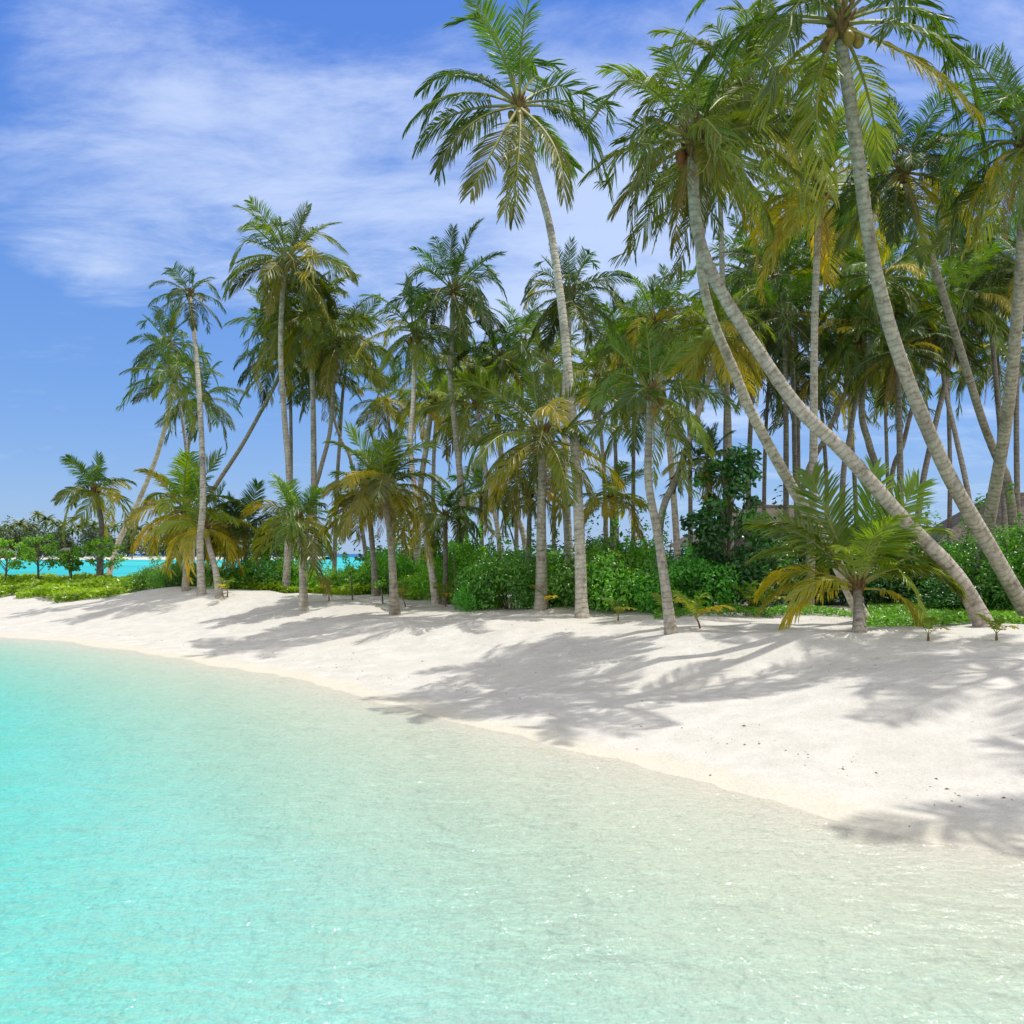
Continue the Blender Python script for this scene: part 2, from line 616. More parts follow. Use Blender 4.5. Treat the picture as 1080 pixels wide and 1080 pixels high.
def at(px, py, D=None):
    """point of the ground on the line of sight through a pixel of the photograph, or at a given distance D below that pixel's column"""
    if D is not None:
        x = (px - 540) / F * D
        return Vector((x, D, H(x, D)))
    ds = np.arange(4, 90, 0.05)
    xs = (px - 540) / F * ds
    zs = CZ - (py - HOR) / F * ds
    hs = height(xs, ds)
    hit = np.nonzero(zs <= hs)[0]
    i = hit[0] if len(hit) else len(ds) - 1
    return Vector((xs[i], ds[i], hs[i]))


def space(px, py, D):
    return Vector(((px - 540) / F * D, D, CZ + (HOR - py) / F * D))


NG = 460
u = np.linspace(-1, 1, NG)
gx = 0.0 + 7.5 * np.sinh(6.9 * u)
gy = 19.0 + 7.5 * np.sinh(6.9 * u)
X, Y = np.meshgrid(gx, gy)
Z = height(X, Y)
me = bpy.data.meshes.new("sand")
vv = np.stack([X.ravel(), Y.ravel(), Z.ravel()], 1)
idx = np.arange(NG * NG).reshape(NG, NG)
q = np.stack([idx[:-1, :-1], idx[:-1, 1:], idx[1:, 1:], idx[1:, :-1]], -1).reshape(-1, 4)
me.vertices.add(len(vv))
me.vertices.foreach_set('co', vv.astype(np.float32).ravel())
me.loops.add(q.size)
me.loops.foreach_set('vertex_index', q.astype(np.int32).ravel())
me.polygons.add(len(q))
me.polygons.foreach_set('loop_start', np.arange(0, q.size, 4, dtype=np.int32))
me.polygons.foreach_set('use_smooth', np.ones(len(q), dtype=bool))
me.update()
me.validate()
S_ = shore_s(X, Y)
nz = vnoise(X * 0.8, Y * 0.8)
lit = np.clip((S_ - 10.5 + 3.0 * (nz - 0.5)) / 3.0, 0, 1) * 0.75
la = me.attributes.new('litter', 'FLOAT', 'POINT')
la.data.foreach_set('value', lit.astype(np.float32).ravel())
me.materials.append(M_SAND)
tag(ob("beach_sand", me), kind='structure')

# water sheets: front lagoon up to the middle of the island, lagoon and sea behind it
MIDX = np.array([-3000, -150, -60, -20, 0, 20, 60, 3000])
MIDY = np.array([950, 118, 72, 52, 45, 45, 20, -300])


def slab(name, pts, ztop, zbot, m):
    n = len(pts)
    vs_ = [Vector((a, b, ztop)) for a, b in pts] + [Vector((a, b, zbot)) for a, b in pts]
    fs = [tuple(range(n)), tuple(reversed(range(n, 2 * n)))]
    for i in range(n):
        j = (i + 1) % n
        fs.append((i, i + n, j + n, j))
    me = mesh_from(name, vs_, fs, [m])
    import bmesh
    bm = bmesh.new()
    bm.from_mesh(me)
    bmesh.ops.recalc_face_normals(bm, faces=bm.faces)
    bm.to_mesh(me)
    bm.free()
    return tag(ob(name, me), kind='structure')


ml = list(zip(MIDX.tolist(), MIDY.tolist()))
slab("lagoon_water", [(3000, -1500), (-3000, -1500)][::-1] + ml[::-1], 0.0, -4.0, M_WATER)
slab("turquoise_sea", ml + [(3000, 9000), (-3000, 9000)], 0.0, -4.0, M_SEA)

# ------------------------------------------------------------------ palms


def make_frond(seed, e0, bend, droop, fold=0.35, dens=84, width=0.0118, ll=0.25):
    """unit-length coconut frond: base at the origin, growing along +X, gravity along -Z"""
    rnd = random.Random(seed)
    N = 16
    e = R(e0)
    pts = [Vector((0, 0, 0))]
    els = [e]
    for i in range(N):
        tt = (i + 0.5) / N
        e = max(e - R(bend) / N * (0.35 + 1.3 * tt) * max(0.12, math.cos(e)), R(-88))
        pts.append(pts[-1] + Vector((math.cos(e), 0, math.sin(e))) / N)
        els.append(e)
    if rnd.random() < 0.3:      # a wind-snapped tip
        k0 = rnd.randint(8, 12)
        for i in range(k0, N + 1):
            f_ = (i - k0) / N
            pts[i] = pts[i] + Vector((-0.15 * f_, 0.5 * f_ * rnd.choice((-1, 1)) * 0.4, -0.9 * f_))
    sway = rnd.uniform(-0.24, 0.24)
    for i, q in enumerate(pts):
        q.y += sway * (i / N) ** 2
    V, Fc, UV = [], [], []
    rad = [0.0125 * (1 - i / N) ** 0.8 + 0.0016 for i in range(N + 1)]
    rad[0] = 0.020
    tube(V, Fc, UV, pts, rad, 5, True)
    UV[:] = [(0.0, 0.0)] * len(UV)
    nst = len(Fc)
    gap = [rnd.uniform(0.2, 0.95) for _ in range(rnd.randint(3, 8))]
    for i in range(dens):
        t_ = 0.21 + 0.79 * (i + rnd.uniform(-0.3, 0.3)) / dens
        t_ = min(max(t_, 0.19), 0.995)
        k = min(int(t_ * N), N - 1)
        f = t_ * N - k
        P0 = pts[k].lerp(pts[k + 1], f)
        T = (pts[k + 1] - pts[k]).normalized()
        tt = (t_ - 0.19) / 0.81
        prof = math.sin(math.pi * (0.16 + 0.74 * tt)) ** 0.65
        L = ll * prof * rnd.uniform(0.78, 1.14)
        a = R(66 - 40 * tt)
        for sgn in (1, -1):
            if any(abs(t_ - g) < 0.012 for g in gap) and rnd.random() < 0.8:
                continue
            if rnd.random() < 0.04:
                continue
            S = Vector((0, sgn, 0))
            Nn = T.cross(Vector((0, 1, 0))).normalized()
            if Nn.z < 0 and abs(T.z) < 0.95:
                Nn = -Nn
            fo = fold * (1 - 0.5 * tt) + rnd.uniform(-0.12, 0.12)
            aa = a + rnd.uniform(-0.09, 0.09)
            dr = T * math.cos(aa) + (S * math.cos(fo) + Nn * math.sin(fo)) * math.sin(aa)
            dr.normalize()
            g = droop * rnd.uniform(0.75, 1.25)
            m1 = P0 + dr * (L * 0.5) + Vector((0, 0, -1)) * (g * L * 0.16)
            d2 = (dr + Vector((0, 0, -1)) * g * 0.95).normalized()
            m2 = m1 + d2 * (L * 0.30)
            d3 = (d2 + Vector((0, 0, -1)) * g * 0.8).normalized()
            tip = m2 + d3 * (L * 0.22)
            wd = (T - dr * T.dot(dr))
            wd = wd.normalized() if wd.length > 1e-4 else Vector((0, 0, 1))
            wd = (Matrix.Rotation(rnd.uniform(-0.85, 0.85), 3, dr) @ wd)
            hw = width * 0.5 * rnd.uniform(0.8, 1.15)
            b = len(V)
            V += [P0 - wd * hw * 0.5, P0 + wd * hw * 0.5, m1 - wd * hw, m1 + wd * hw, m2 - wd * hw * 0.7, m2 + wd * hw * 0.7, tip]
            UV += [(t_, 0), (t_, 0), (t_, .55), (t_, .55), (t_, .8), (t_, .8), (t_, 1)]
            Fc += [(b, b + 1, b + 3, b + 2), (b + 2, b + 3, b + 5, b + 4), (b + 4, b + 5, b + 6)]
    return mesh_from("frond", V, Fc, [M_FROND, M_STALK], [1] * nst + [0] * (len(Fc) - nst), UV)


CLASSES = [82, 62, 40, 18, -6, -32, -58]
FRONDS = {}
for ci, e0 in enumerate(CLASSES):
    lst = []
    for s in range(5):
        bend = [24, 58, 80, 82, 76, 66, 50][ci] * (0.75 + 0.13 * s)
        droop = [0.15, 0.40, 0.65, 0.85, 0.95, 0.9, 0.6][ci] * (0.7 + 0.16 * s)
        lst.append(make_frond(100 * ci + s, e0, bend, droop, 0.42 if ci < 3 else 0.22))
    FRONDS[e0] = lst
YOUNG = {}
for ci, e0 in enumerate(CLASSES):
    YOUNG[e0] = [make_frond(2000 + 100 * ci + s, e0, [34, 74, 96, 96, 88, 70, 50][ci] * (0.85 + 0.15 * s), [0.2, 0.4, 0.6, 0.8, 0.9, 0.9, 0.6][ci], 0.3, 66, 0.0185, 0.32) for s in range(3)]
DEAD = [make_frond(900 + s, -66, 50, 1.1, 0.0, 34, 0.010, 0.20) for s in range(2)]

_r = random.Random(3)
V, Fc, UV = [], [], []
for i in range(9):
    for k in range(8):
        th = math.pi * i / 8
        an = 2 * math.pi * k / 8
        rr = math.sin(th) * (1 + 0.12 * math.cos(3 * an)) * (0.9 + 0.1 * math.cos(th))
        V.append(Vector((rr * math.cos(an), rr * math.sin(an), 1.18 * math.cos(th))))
for i in range(8):
    for k in range(8):
        Fc.append((i * 8 + k, (i + 1) * 8 + k, (i + 1) * 8 + (k + 1) % 8, i * 8 + (k + 1) % 8))
ME_NUT = mesh_from("coconut", V, Fc, [M_NUT], smooth=True)

# fibrous heart of the crown: a bundle of overlapping leaf bases
V, Fc, UV = [], [], []
tube(V, Fc, UV, [Vector((0, 0, z)) for z in (-0.35, -0.1, 0.12, 0.34, 0.5)], [0.13, 0.20, 0.21, 0.13, 0.03], 9)
for i in range(16):
    a = i * 2.399
    z0 = -0.22 + 0.03 * i
    d = Vector((math.cos(a), math.sin(a), 0))
    tube(V, Fc, UV, [d * 0.12 + Vector((0, 0, z0)), d * 0.22 + Vector((0, 0, z0 + 0.14)), d * 0.34 + Vector((0, 0, z0 + 0.34))], [0.085, 0.06, 0.03], 5)
ME_HEART = mesh_from("crown_heart", V, Fc, [M_FIBRE], smooth=True)

PAL = {   # frond colours young, middle, old
    'green': [(0.078, 0.165, 0.014), (0.068, 0.140, 0.014), (0.170, 0.200, 0.016)],
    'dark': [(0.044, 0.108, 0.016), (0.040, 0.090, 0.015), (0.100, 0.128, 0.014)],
    'olive': [(0.098, 0.168, 0.014), (0.094, 0.142, 0.014), (0.220, 0.205, 0.014)],
    'yellow': [(0.12, 0.22, 0.014), (0.155, 0.210, 0.016), (0.44, 0.36, 0.018)],
}


def spline(pts, n):
    """Catmull-Rom through pts resampled to n points"""
    P = [pts[0] * 2 - pts[1]] + pts + [pts[-1] * 2 - pts[-2]]
    res = []
    m = len(pts) - 1
    for i in range(n):
        tt = i / (n - 1) * m
        k = min(int(tt), m - 1)
        f = tt - k
        p0, p1, p2, p3 = P[k], P[k + 1], P[k + 2], P[k + 3]
        res.append(0.5 * ((2 * p1) + (p2 - p0) * f + (2 * p0 - 5 * p1 + 4 * p2 - p3) * f * f + (3 * p1 - p0 - 3 * p2 + p3) * f ** 3))
    return res


PALM_GROUP = 'coconut palms along the beach'
_seed = [11]


def palm(label, base, path, dtop, Rpx, r0=0.15, n=20, pal='green', bark=1.0, nuts=0, dead=1, fr=None, name='coconut_palm', e_lo=None, rscale=1.0, cluster=(0.30, 0.20, 0.04)):
    """base: ground point; path: photo pixels up the trunk, the last one the crown; dtop: distance of the crown"""
    _seed[0] += 1
    if e_lo is None:
        e_lo = -40 if name == 'coconut_palm' else -18
    rnd = random.Random(_seed[0] * 17)
    py0 = HOR - (base.z - CZ) * F / base.y
    pys = py0 - path[-1][1]
    pts = [base - Vector((0, 0, 0.25))]
    for px, py in path:
        f = min(max((py0 - py) / pys, 0), 1)
        Dk = base.y + (dtop - base.y) * f ** 1.3
        pts.append(space(px, py, Dk))
    length = sum((pts[i + 1] - pts[i]).length for i in range(len(pts) - 1))
    nn = max(10, int(length / 0.16))
    cur = spline(pts, nn)
    r0 = r0 * 0.92
    rt = r0 * 0.58 * rscale
    rads = []
    acc = 0
    for i, q_ in enumerate(cur):
        if i:
            acc += (cur[i] - cur[i - 1]).length
        f = acc / length
        flare = 0.55 * math.exp(-acc / 0.45)
        rads.append((r0 + (rt - r0) * f ** 0.7) * (1 + flare) * (1 + rnd.uniform(-0.025, 0.025)))
    top = cur[-1]
    root = empty(name, base, label, 'palm tree' if name == 'coconut_palm' else 'young palm', PALM_GROUP if name == 'coconut_palm' else 'young coconut palms on the beach')
    V, Fc, UV = [], [], []
    tube(V, Fc, UV, [c - base for c in cur], rads, 12)
    tr = ob("trunk", mesh_from("trunk", V, Fc, [M_BARK], None, UV, None, True), root)
    tr.color = (bark, bark * rnd.uniform(0.96, 1.0), bark * rnd.uniform(0.90, 1.0), 1)
    L = Rpx / F * top.y * 1.10
    tl = top - base
    hs = rt / 0.14
    hb = ob("crown_heart", ME_HEART, root, tl)
    hb.scale = (hs, hs, hs * 1.1)
    hb.rotation_euler = (0, 0, rnd.uniform(0, 6))
    lst = []
    if fr is None:
        off = rnd.uniform(0, 360)
        n = int(n * 1.28)
        for i in range(n):
            f = (i + 0.5) / n
            lst.append((off + i * 137.5 + rnd.uniform(-14, 14), 84 - (84 - e_lo) * f ** 0.95 + rnd.uniform(-9, 9), rnd.uniform(0.86, 1.08) * (0.8 if f < 0.1 else 1), f))
    else:
        for i, (az, el, ln) in enumerate(fr):
            lst.append((az + rnd.uniform(-5, 5), el, ln, (84 - el) / (84 - e_lo)))
    P = PAL[pal]
    if path[-1][0] > 600 and fr is None and name == 'coconut_palm' and base.y > 24:
        off = rnd.uniform(0, 360)
        for i in range(n // 4):
            f = rnd.uniform(0.25, 1.0)
            lst.append((off + i * 137.5, 84 - (84 - e_lo) * f, rnd.uniform(0.85, 1.05), f))
    for az, el, ln, f in lst:
        c = min(CLASSES, key=lambda q_: abs(q_ - el))
        fo = ob("frond", rnd.choice((YOUNG if name == 'young_coconut_palm' else FRONDS)[c]), root)
        rot = Matrix.Rotation(R(az), 4, 'Z') @ Matrix.Rotation(-R(el - c), 4, 'Y') @ Matrix.Rotation(rnd.uniform(-0.6, 0.6), 4, 'X')
        dirv = Vector((math.cos(R(az)), math.sin(R(az)), 0))
        s = L * ln
        fo.matrix_local = Matrix.Translation(tl + dirv * rt * 0.8 + Vector((0, 0, 0.22 * hs * (el / 60.0)))) @ rot @ Matrix.Diagonal((s, s * rnd.uniform(0.9, 1.15), s, 1))
        f = min(max(f, 0), 1)
        a, b = (P[0], P[1]) if f < 0.5 else (P[1], P[2])
        k = (f * 2) % 1.0 if f < 1 else 1.0
        if f >= 0.5:
            k = k ** (2.2 if name == 'coconut_palm' else 0.7)
        j = rnd.uniform(0.62, 1.45)
        cc = [(a[i] + (b[i] - a[i]) * k) * j for i in range(3)]
        if rnd.random() < (0.20 if pal == 'yellow' else 0.08) and f > 0.3:
            cc = [0.30 * j, 0.285 * j, 0.020]
        fo.color = (*cc, 1)
    for i in range(dead):
        az = rnd.uniform(0, 360)
        fo = ob("dead_frond", rnd.choice(DEAD), root)
        fo['label'] = 'withered brown frond hanging below the crown'
        s = L * rnd.uniform(0.55, 0.85)
        fo.matrix_local = Matrix.Translation(tl + Vector((math.cos(R(az)), math.sin(R(az)), 0)) * rt - Vector((0, 0, 0.15 * hs))) @ Matrix.Rotation(R(az), 4, 'Z') @ Matrix.Rotation(rnd.uniform(-0.1, 0.25), 4, 'Y') @ Matrix.Diagonal((s, s, s, 1))
        j = rnd.uniform(0.7, 1.2)
        fo.color = (0.25 * j, 0.165 * j, 0.07 * j, 1)
    for i in range(nuts):
        az = i * 2.4 + rnd.uniform(-0.3, 0.3)
        nu = ob("coconut", ME_NUT, root)
        rr = rt + 0.13 + 0.06 * (i % 2)
        nu.matrix_local = Matrix.Translation(tl + Vector((math.cos(az) * rr, math.sin(az) * rr, -0.14 - 0.11 * (i % 3)))) @ Matrix.Diagonal((0.115, 0.115, 0.115, 1))
        nu.color = (*[cc_ * rnd.uniform(0.7, 1.2) for cc_ in cluster], 1)
    return root


# --- hero palms
palm("tallest lone palm with slender curved pale trunk and open crown against the sky",
     at(614, 652), [(611, 560), (607, 480), (600, 400), (592, 320), (580, 240), (566, 190), (553, 140), (547, 112)], 27.5, 116, 0.17, dead=0, nuts=5, bark=1.15,
     fr=[(182, 20, 1.0), (196, -4, 1.0), (225, -20, .98), (250, -48, 1.05), (285, -52, .95), (325, -40, 1.05), (352, 4, .9), (10, 24, .9), (28, 45, 1.0), (60, 62, 1.0), (95, 80, 1.0), (120, 66, 1.0), (146, 50, 1.0), (165, 40, .95), (300, 70, .9), (235, 62, .95), (75, 5, .9), (110, -35, .9), (140, 10, .85)])
palm("strongly leaning palm with long mottled trunk rising from the lawn edge",
     at(1046, 661), [(1010, 609), (955, 550), (893, 480), (844, 432), (803, 375), (762, 310), (740, 261), (732, 212), (731, 150)], 18.0, 112, 0.175, n=24, pal='olive', nuts=6, dead=1, bark=1.0, cluster=(0.25, 0.11, 0.03), rscale=1.15)
palm("leaning palm whose trunk base stands right behind the small bushy palm",
     at(917, 646, 21.5), [(878, 585), (839, 520), (796, 442), (774, 391), (748, 326), (738, 265), (745, 205), (768, 130), (782, 95)], 21.0, 100, 0.165, n=24, pal='olive', dead=1, bark=1.08)
palm("very tall palm with thick curved trunk and big crown cut by the top edge",
     at(1102, 650, 19.5), [(1080, 640), (1040, 570), (1000, 500), (965, 420), (940, 350), (920, 270), (908, 190), (897, 110), (888, 52), (886, 26)], 17.0, 148, 0.18, nuts=6, pal='green', bark=0.95, dead=0, rscale=1.15,
     fr=[(340, -2, 1.15), (318, -34, 1.0), (20, 35, 1.0), (182, 8, 1.05), (205, -32, 1.15), (222, -55, 1.1), (160, 25, 1.0), (140, 55, 1.0), (100, 75, .95), (60, 55, 1.0), (250, 40, .9), (285, 20, .9), (300, 60, .9), (190, 40, 1.0), (358, 22, 1.0), (90, 10, 1.0), (120, -20, 1.0), (45, -25, .95), (235, 5, 1.0)])
palm("straight upright palm with pale even trunk standing behind the small bushy palm",
     at(852, 641), [(856, 560), (858, 480), (859, 350), (863, 225), (864, 200)], 26, 84, 0.16, pal='yellow', nuts=4, bark=1.15, n=22)
palm("small bushy palm with short dark trunk and big yellowing fronds low over the sand",
     at(907, 668), [(906, 650), (905, 634), (904, 622)], 18.4, 90, 0.135, pal='yellow', name='young_coconut_palm', bark=0.62, dead=0,
     fr=[(186, 6, .95), (176, 34, 1.1), (205, 26, .8), (350, 6, .9), (358, 34, 1.1), (20, 46, 1.25), (100, 84, 1.25), (80, 74, 1.3), (130, 66, 1.25), (150, 50, 1.15), (50, 66, 1.25), (275, 70, .9), (240, 52, .85), (310, 46, .85), (168, 20, 1.05), (60, 80, 1.2), (160, 60, 1.15), (10, 56, 1.15)])
palm("short slim palm with bent trunk standing forward on the sand beside a sprouting seedling",
     at(709, 668), [(702, 620), (693, 560), (684, 510), (684, 470), (685, 440), (686, 415)], 19.5, 80, 0.125, n=20, pal='green', nuts=3, bark=0.9, dead=0)
palm("stout mid-height palm with ringed trunk and orange nut cluster, left of the tallest trunk",
     at(571, 642), [(571, 590), (571, 540), (572, 500), (571, 462)], 25.5, 88, 0.19, n=24, pal='olive', nuts=9, bark=0.85, cluster=(0.42, 0.12, 0.02), dead=1)

# --- middle palms
palm("white-trunked palm hidden partly behind the tallest trunk, crown of dark fronds above it",
     at(601, 0, 30), [(600, 584), (596, 503), (596, 420), (599, 360), (601, 312)], 31, 58, 0.17, pal='dark', bark=1.35, n=20)
palm("palm with thin bright white trunk kinked halfway, left of the tall dark crown",
     at(461, 637), [(455, 600), (448, 560), (438, 520), (433, 470), (436, 420), (437, 375), (437, 350)], 33, 56, 0.13, pal='green', bark=1.45, nuts=4)
palm("dark upright crown on a curving trunk, tallest of the palms around the white kinked trunk",
     at(493, 0, 32), [(490, 560), (487, 520), (480, 450), (475, 400), (477, 340), (478, 308)], 33, 64, 0.15, pal='dark', bark=0.9, n=22)
palm("yellowing palm with orange flower stalks just right of the white kinked trunk",
     at(438, 0, 36), [(443, 520), (450, 470), (456, 425)], 36.5, 50, 0.17, pal='yellow', bark=1.1, nuts=5, cluster=(0.45, 0.22, 0.02))
palm("thin dark stem with shaggy crown, behind the yellowing palm with orange stalks",
     at(457, 0, 42), [(457, 515), (459, 455), (466, 395)], 42, 50, 0.13, pal='olive', bark=0.75)
palm("slender pale palm slanting left behind the shrubs, left of the stout ringed palm",
     at(530, 0, 33), [(526, 566), (519, 530), (512, 493), (506, 452), (502, 428)], 33, 56, 0.12, pal='olive', bark=1.4)
palm("slanting pale palm close beside the stout ringed palm, its crown rising above that one",
     at(557, 0, 34), [(553, 570), (540, 530), (530, 500), (526, 440), (527, 378)], 34, 50, 0.125, pal='dark', bark=1.35)
palm("upright palm with dark dense crown under the left fronds of the leaning pair",
     at(717, 0, 33), [(713, 560), (706, 470), (697, 390), (692, 342)], 34, 62, 0.15, pal='green', bark=1.2, n=24)
palm("brown palm trunk leaning right, crossing behind the short slim palm in a V shape",
     at(692, 0, 26), [(697, 548), (715, 500), (735, 440), (750, 392), (757, 355)], 28, 62, 0.13, pal='yellow', bark=0.85, n=22)
palm("thin grey palm with yellow shaggy crown, first to the right of the tallest trunk",
     at(641, 0, 37), [(637, 500), (632, 440), (630, 400)], 38, 52, 0.12, pal='yellow', bark=0.8, n=20)
palm("thin dark palm in the gap between the tallest trunk and the short slim palm",
     at(651, 0, 40), [(650, 510), (649, 440), (655, 372)], 41, 52, 0.12, pal='green', bark=0.65, n=20)
palm("low palm with yellow drooping fronds rising from the shrubs right of the tallest trunk",
     at(646, 0, 28.5), [(646, 560), (646, 527)], 28.8, 46, 0.13, pal='yellow', bark=0.6, n=15, name='young_coconut_palm')
palm("low palm poking out of the shrubs just left of the stout ringed trunk",
     at(557, 0, 29), [(558, 565), (559, 522)], 29, 42, 0.12, pal='olive', bark=0.55, n=15, name='young_coconut_palm')
palm("low dark feathery palm above the shrubs right of the white kinked trunk",
     at(470, 0, 30), [(470, 575), (469, 546)], 30, 44, 0.12, pal='dark', bark=0.5, n=15, name='young_coconut_palm')
palm("small far palm seen between pale slanting trunks left of the stout ringed palm",
     at(508, 0, 37), [(508, 565), (507, 524)], 37, 40, 0.12, pal='green', bark=0.6, n=15, name='young_coconut_palm')
palm("low dark palm beside the dark broadleaf tree, behind the short slim palm",
     at(748, 0, 26.5), [(748, 540), (747, 494)], 26.5, 46, 0.13, pal='dark', bark=0.5, n=15, name='young_coconut_palm')

# --- left group
palm("small solitary palm with yellow-green crown standing against the far island",
     at(105, 0, 47), [(106, 575), (107, 552), (101, 520)], 47, 41, 0.20, pal='green', bark=0.4, n=17, name='young_coconut_palm', dead=0)
palm("palm with white trunk leaning right out of the yellow-green creeper carpet",
     at(112, 612), [(125, 572), (142, 538), (165, 482), (178, 432), (183, 398)], 47, 48, 0.19, pal='green', bark=1.4, n=18)
palm("dark green crown highest behind the thin lone ragged-topped palm, left of its trunk",
     at(205, 0, 50), [(200, 520), (196, 470), (187, 410), (178, 364)], 50, 46, 0.13, pal='dark', bark=0.8, n=18)
palm("dark palm with drooping fronds just right of the thin ragged-topped palm",
     at(197, 0, 53), [(198, 510), (199, 470), (207, 440), (213, 420)], 53, 46, 0.14, pal='dark', bark=0.7, n=16)
palm("thin tall palm with a tiny wind-ragged crown, left of the main group",
     at(213, 628), [(211, 575), (214, 530), (213, 470), (209, 400), (204, 345), (200, 312)], 38, 38, 0.15, pal='dark', bark=1.0, n=14, dead=0)
palm("young palm with orange lower fronds sweeping left, on the dune before the shrubs",
     at(196, 624), [(196, 590), (195, 560), (194, 540)], 38, 62, 0.15, pal='yellow', bark=0.85, n=17, name='young_coconut_palm')
palm("young palm leaning left with orange hanging fronds, rightmost trunk of the dune trio",
     at(233, 632), [(227, 600), (220, 575), (217, 558)], 36, 48, 0.15, pal='yellow', bark=1.0, n=15, name='young_coconut_palm')
palm("palm with bare grey trunk slanting up to the right into the left cluster",
     at(183, 0, 41), [(190, 588), (222, 522), (255, 470), (280, 425), (292, 402), (300, 380)], 41, 52, 0.14, pal='dark', bark=0.8, n=18)
palm("tallest palm of the left cluster, straight trunk and high brown-tipped crown",
     at(301, 0, 36), [(303, 590), (305, 510), (300, 440), (296, 370), (298, 310), (303, 276)], 36, 70, 0.16, pal='olive', bark=1.1, nuts=6, n=26, cluster=(0.45, 0.2, 0.03))
palm("second tallest palm of the left cluster, paired grey trunk with yellow heart",
     at(331, 0, 38), [(331, 600), (331, 500), (330, 420), (327, 355), (325, 330)], 38, 62, 0.17, pal='olive', bark=0.95, nuts=4, n=24, cluster=(0.45, 0.27, 0.03))
palm("dark thin trunk close behind the tallest palm of the left cluster",
     at(308, 0, 42), [(307, 560), (307, 480), (306, 410), (303, 350)], 42, 56, 0.12, pal='green', bark=0.65, n=18)
palm("palm with S-curved dark trunk at the right of the left cluster",
     at(318, 0, 38), [(325, 545), (338, 495), (348, 455), (352, 405), (357, 362)], 38, 58, 0.13, pal='olive', bark=0.7, n=22)
palm("thin straight dark palm right of the S-curved trunk in the left cluster",
     at(352, 0, 42), [(355, 520), (358, 470), (362, 410), (368, 365)], 42, 52, 0.12, pal='green', bark=0.7, n=18)
palm("thin palm leaning left behind the S-curved trunk, fronds hanging in the left cluster",
     at(392, 0, 40), [(372, 495), (360, 465), (351, 437), (343, 402)], 40, 46, 0.11, pal='dark', bark=0.8, n=16)
palm("young palm with patched whitish trunk and feathery crown, in front of the left cluster",
     at(321, 643), [(319, 605), (317, 578), (314, 550)], 30, 52, 0.15, pal='green', bark=1.1, n=18, name='young_coconut_palm')
palm("young palm with broad olive crown standing on the sand before the white kinked palm",
     at(417, 648), [(414, 600), (411, 560), (404, 516)], 27, 66, 0.15, pal='olive', bark=0.85, n=22, name='young_coconut_palm', dead=2)
palm("dim palm half hidden just left of the young palm with broad olive crown",
     at(397, 0, 33), [(394, 590), (391, 558), (388, 528)], 33, 46, 0.14, pal='olive', bark=0.75, n=17, name='young_coconut_palm')
palm("low shaggy dark palm behind the shrubs between the dune trio and the left cluster",
     at(260, 0, 38), [(259, 590), (257, 562)], 38, 48, 0.13, pal='dark', bark=0.5, n=18, name='young_coconut_palm')

# --- right background
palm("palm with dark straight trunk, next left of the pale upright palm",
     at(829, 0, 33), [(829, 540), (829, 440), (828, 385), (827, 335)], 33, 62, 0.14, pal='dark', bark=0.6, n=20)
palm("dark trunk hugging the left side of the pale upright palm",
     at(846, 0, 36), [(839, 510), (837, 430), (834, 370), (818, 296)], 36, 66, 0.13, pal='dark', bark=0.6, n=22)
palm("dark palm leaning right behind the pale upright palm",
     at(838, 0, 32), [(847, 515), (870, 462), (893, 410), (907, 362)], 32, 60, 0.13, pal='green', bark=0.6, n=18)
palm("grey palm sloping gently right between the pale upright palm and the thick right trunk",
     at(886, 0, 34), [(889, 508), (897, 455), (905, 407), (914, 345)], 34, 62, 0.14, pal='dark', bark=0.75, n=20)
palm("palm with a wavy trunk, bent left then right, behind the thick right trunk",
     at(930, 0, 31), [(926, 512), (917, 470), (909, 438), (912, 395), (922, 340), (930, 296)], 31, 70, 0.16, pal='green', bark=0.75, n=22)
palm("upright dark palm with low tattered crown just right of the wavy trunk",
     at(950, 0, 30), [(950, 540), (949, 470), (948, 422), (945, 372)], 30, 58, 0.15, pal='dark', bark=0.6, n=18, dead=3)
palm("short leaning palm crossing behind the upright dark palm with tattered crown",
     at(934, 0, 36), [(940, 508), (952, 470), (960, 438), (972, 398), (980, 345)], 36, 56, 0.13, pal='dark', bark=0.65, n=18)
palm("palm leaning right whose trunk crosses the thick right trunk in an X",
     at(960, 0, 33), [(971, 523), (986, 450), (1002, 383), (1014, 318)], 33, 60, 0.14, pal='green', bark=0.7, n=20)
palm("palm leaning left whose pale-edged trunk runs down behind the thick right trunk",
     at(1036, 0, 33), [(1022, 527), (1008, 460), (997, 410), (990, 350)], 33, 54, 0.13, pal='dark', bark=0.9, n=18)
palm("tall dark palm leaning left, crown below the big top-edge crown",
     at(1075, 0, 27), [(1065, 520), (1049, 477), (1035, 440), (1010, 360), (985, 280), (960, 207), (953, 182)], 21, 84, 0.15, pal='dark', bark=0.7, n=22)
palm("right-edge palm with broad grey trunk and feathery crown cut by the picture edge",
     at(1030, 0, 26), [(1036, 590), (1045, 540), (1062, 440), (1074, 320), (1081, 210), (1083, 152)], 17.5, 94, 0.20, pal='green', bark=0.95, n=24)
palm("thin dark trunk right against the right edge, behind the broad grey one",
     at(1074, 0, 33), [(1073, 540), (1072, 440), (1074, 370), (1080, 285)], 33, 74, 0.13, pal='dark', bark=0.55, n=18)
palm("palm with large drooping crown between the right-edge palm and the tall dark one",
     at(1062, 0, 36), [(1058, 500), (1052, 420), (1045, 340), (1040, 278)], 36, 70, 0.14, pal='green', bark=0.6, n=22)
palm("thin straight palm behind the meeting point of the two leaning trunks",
     at(771, 0, 30), [(769, 500), (768, 440), (763, 330), (760, 225), (758, 172)], 30, 76, 0.14, pal='olive', bark=0.85, n=20)
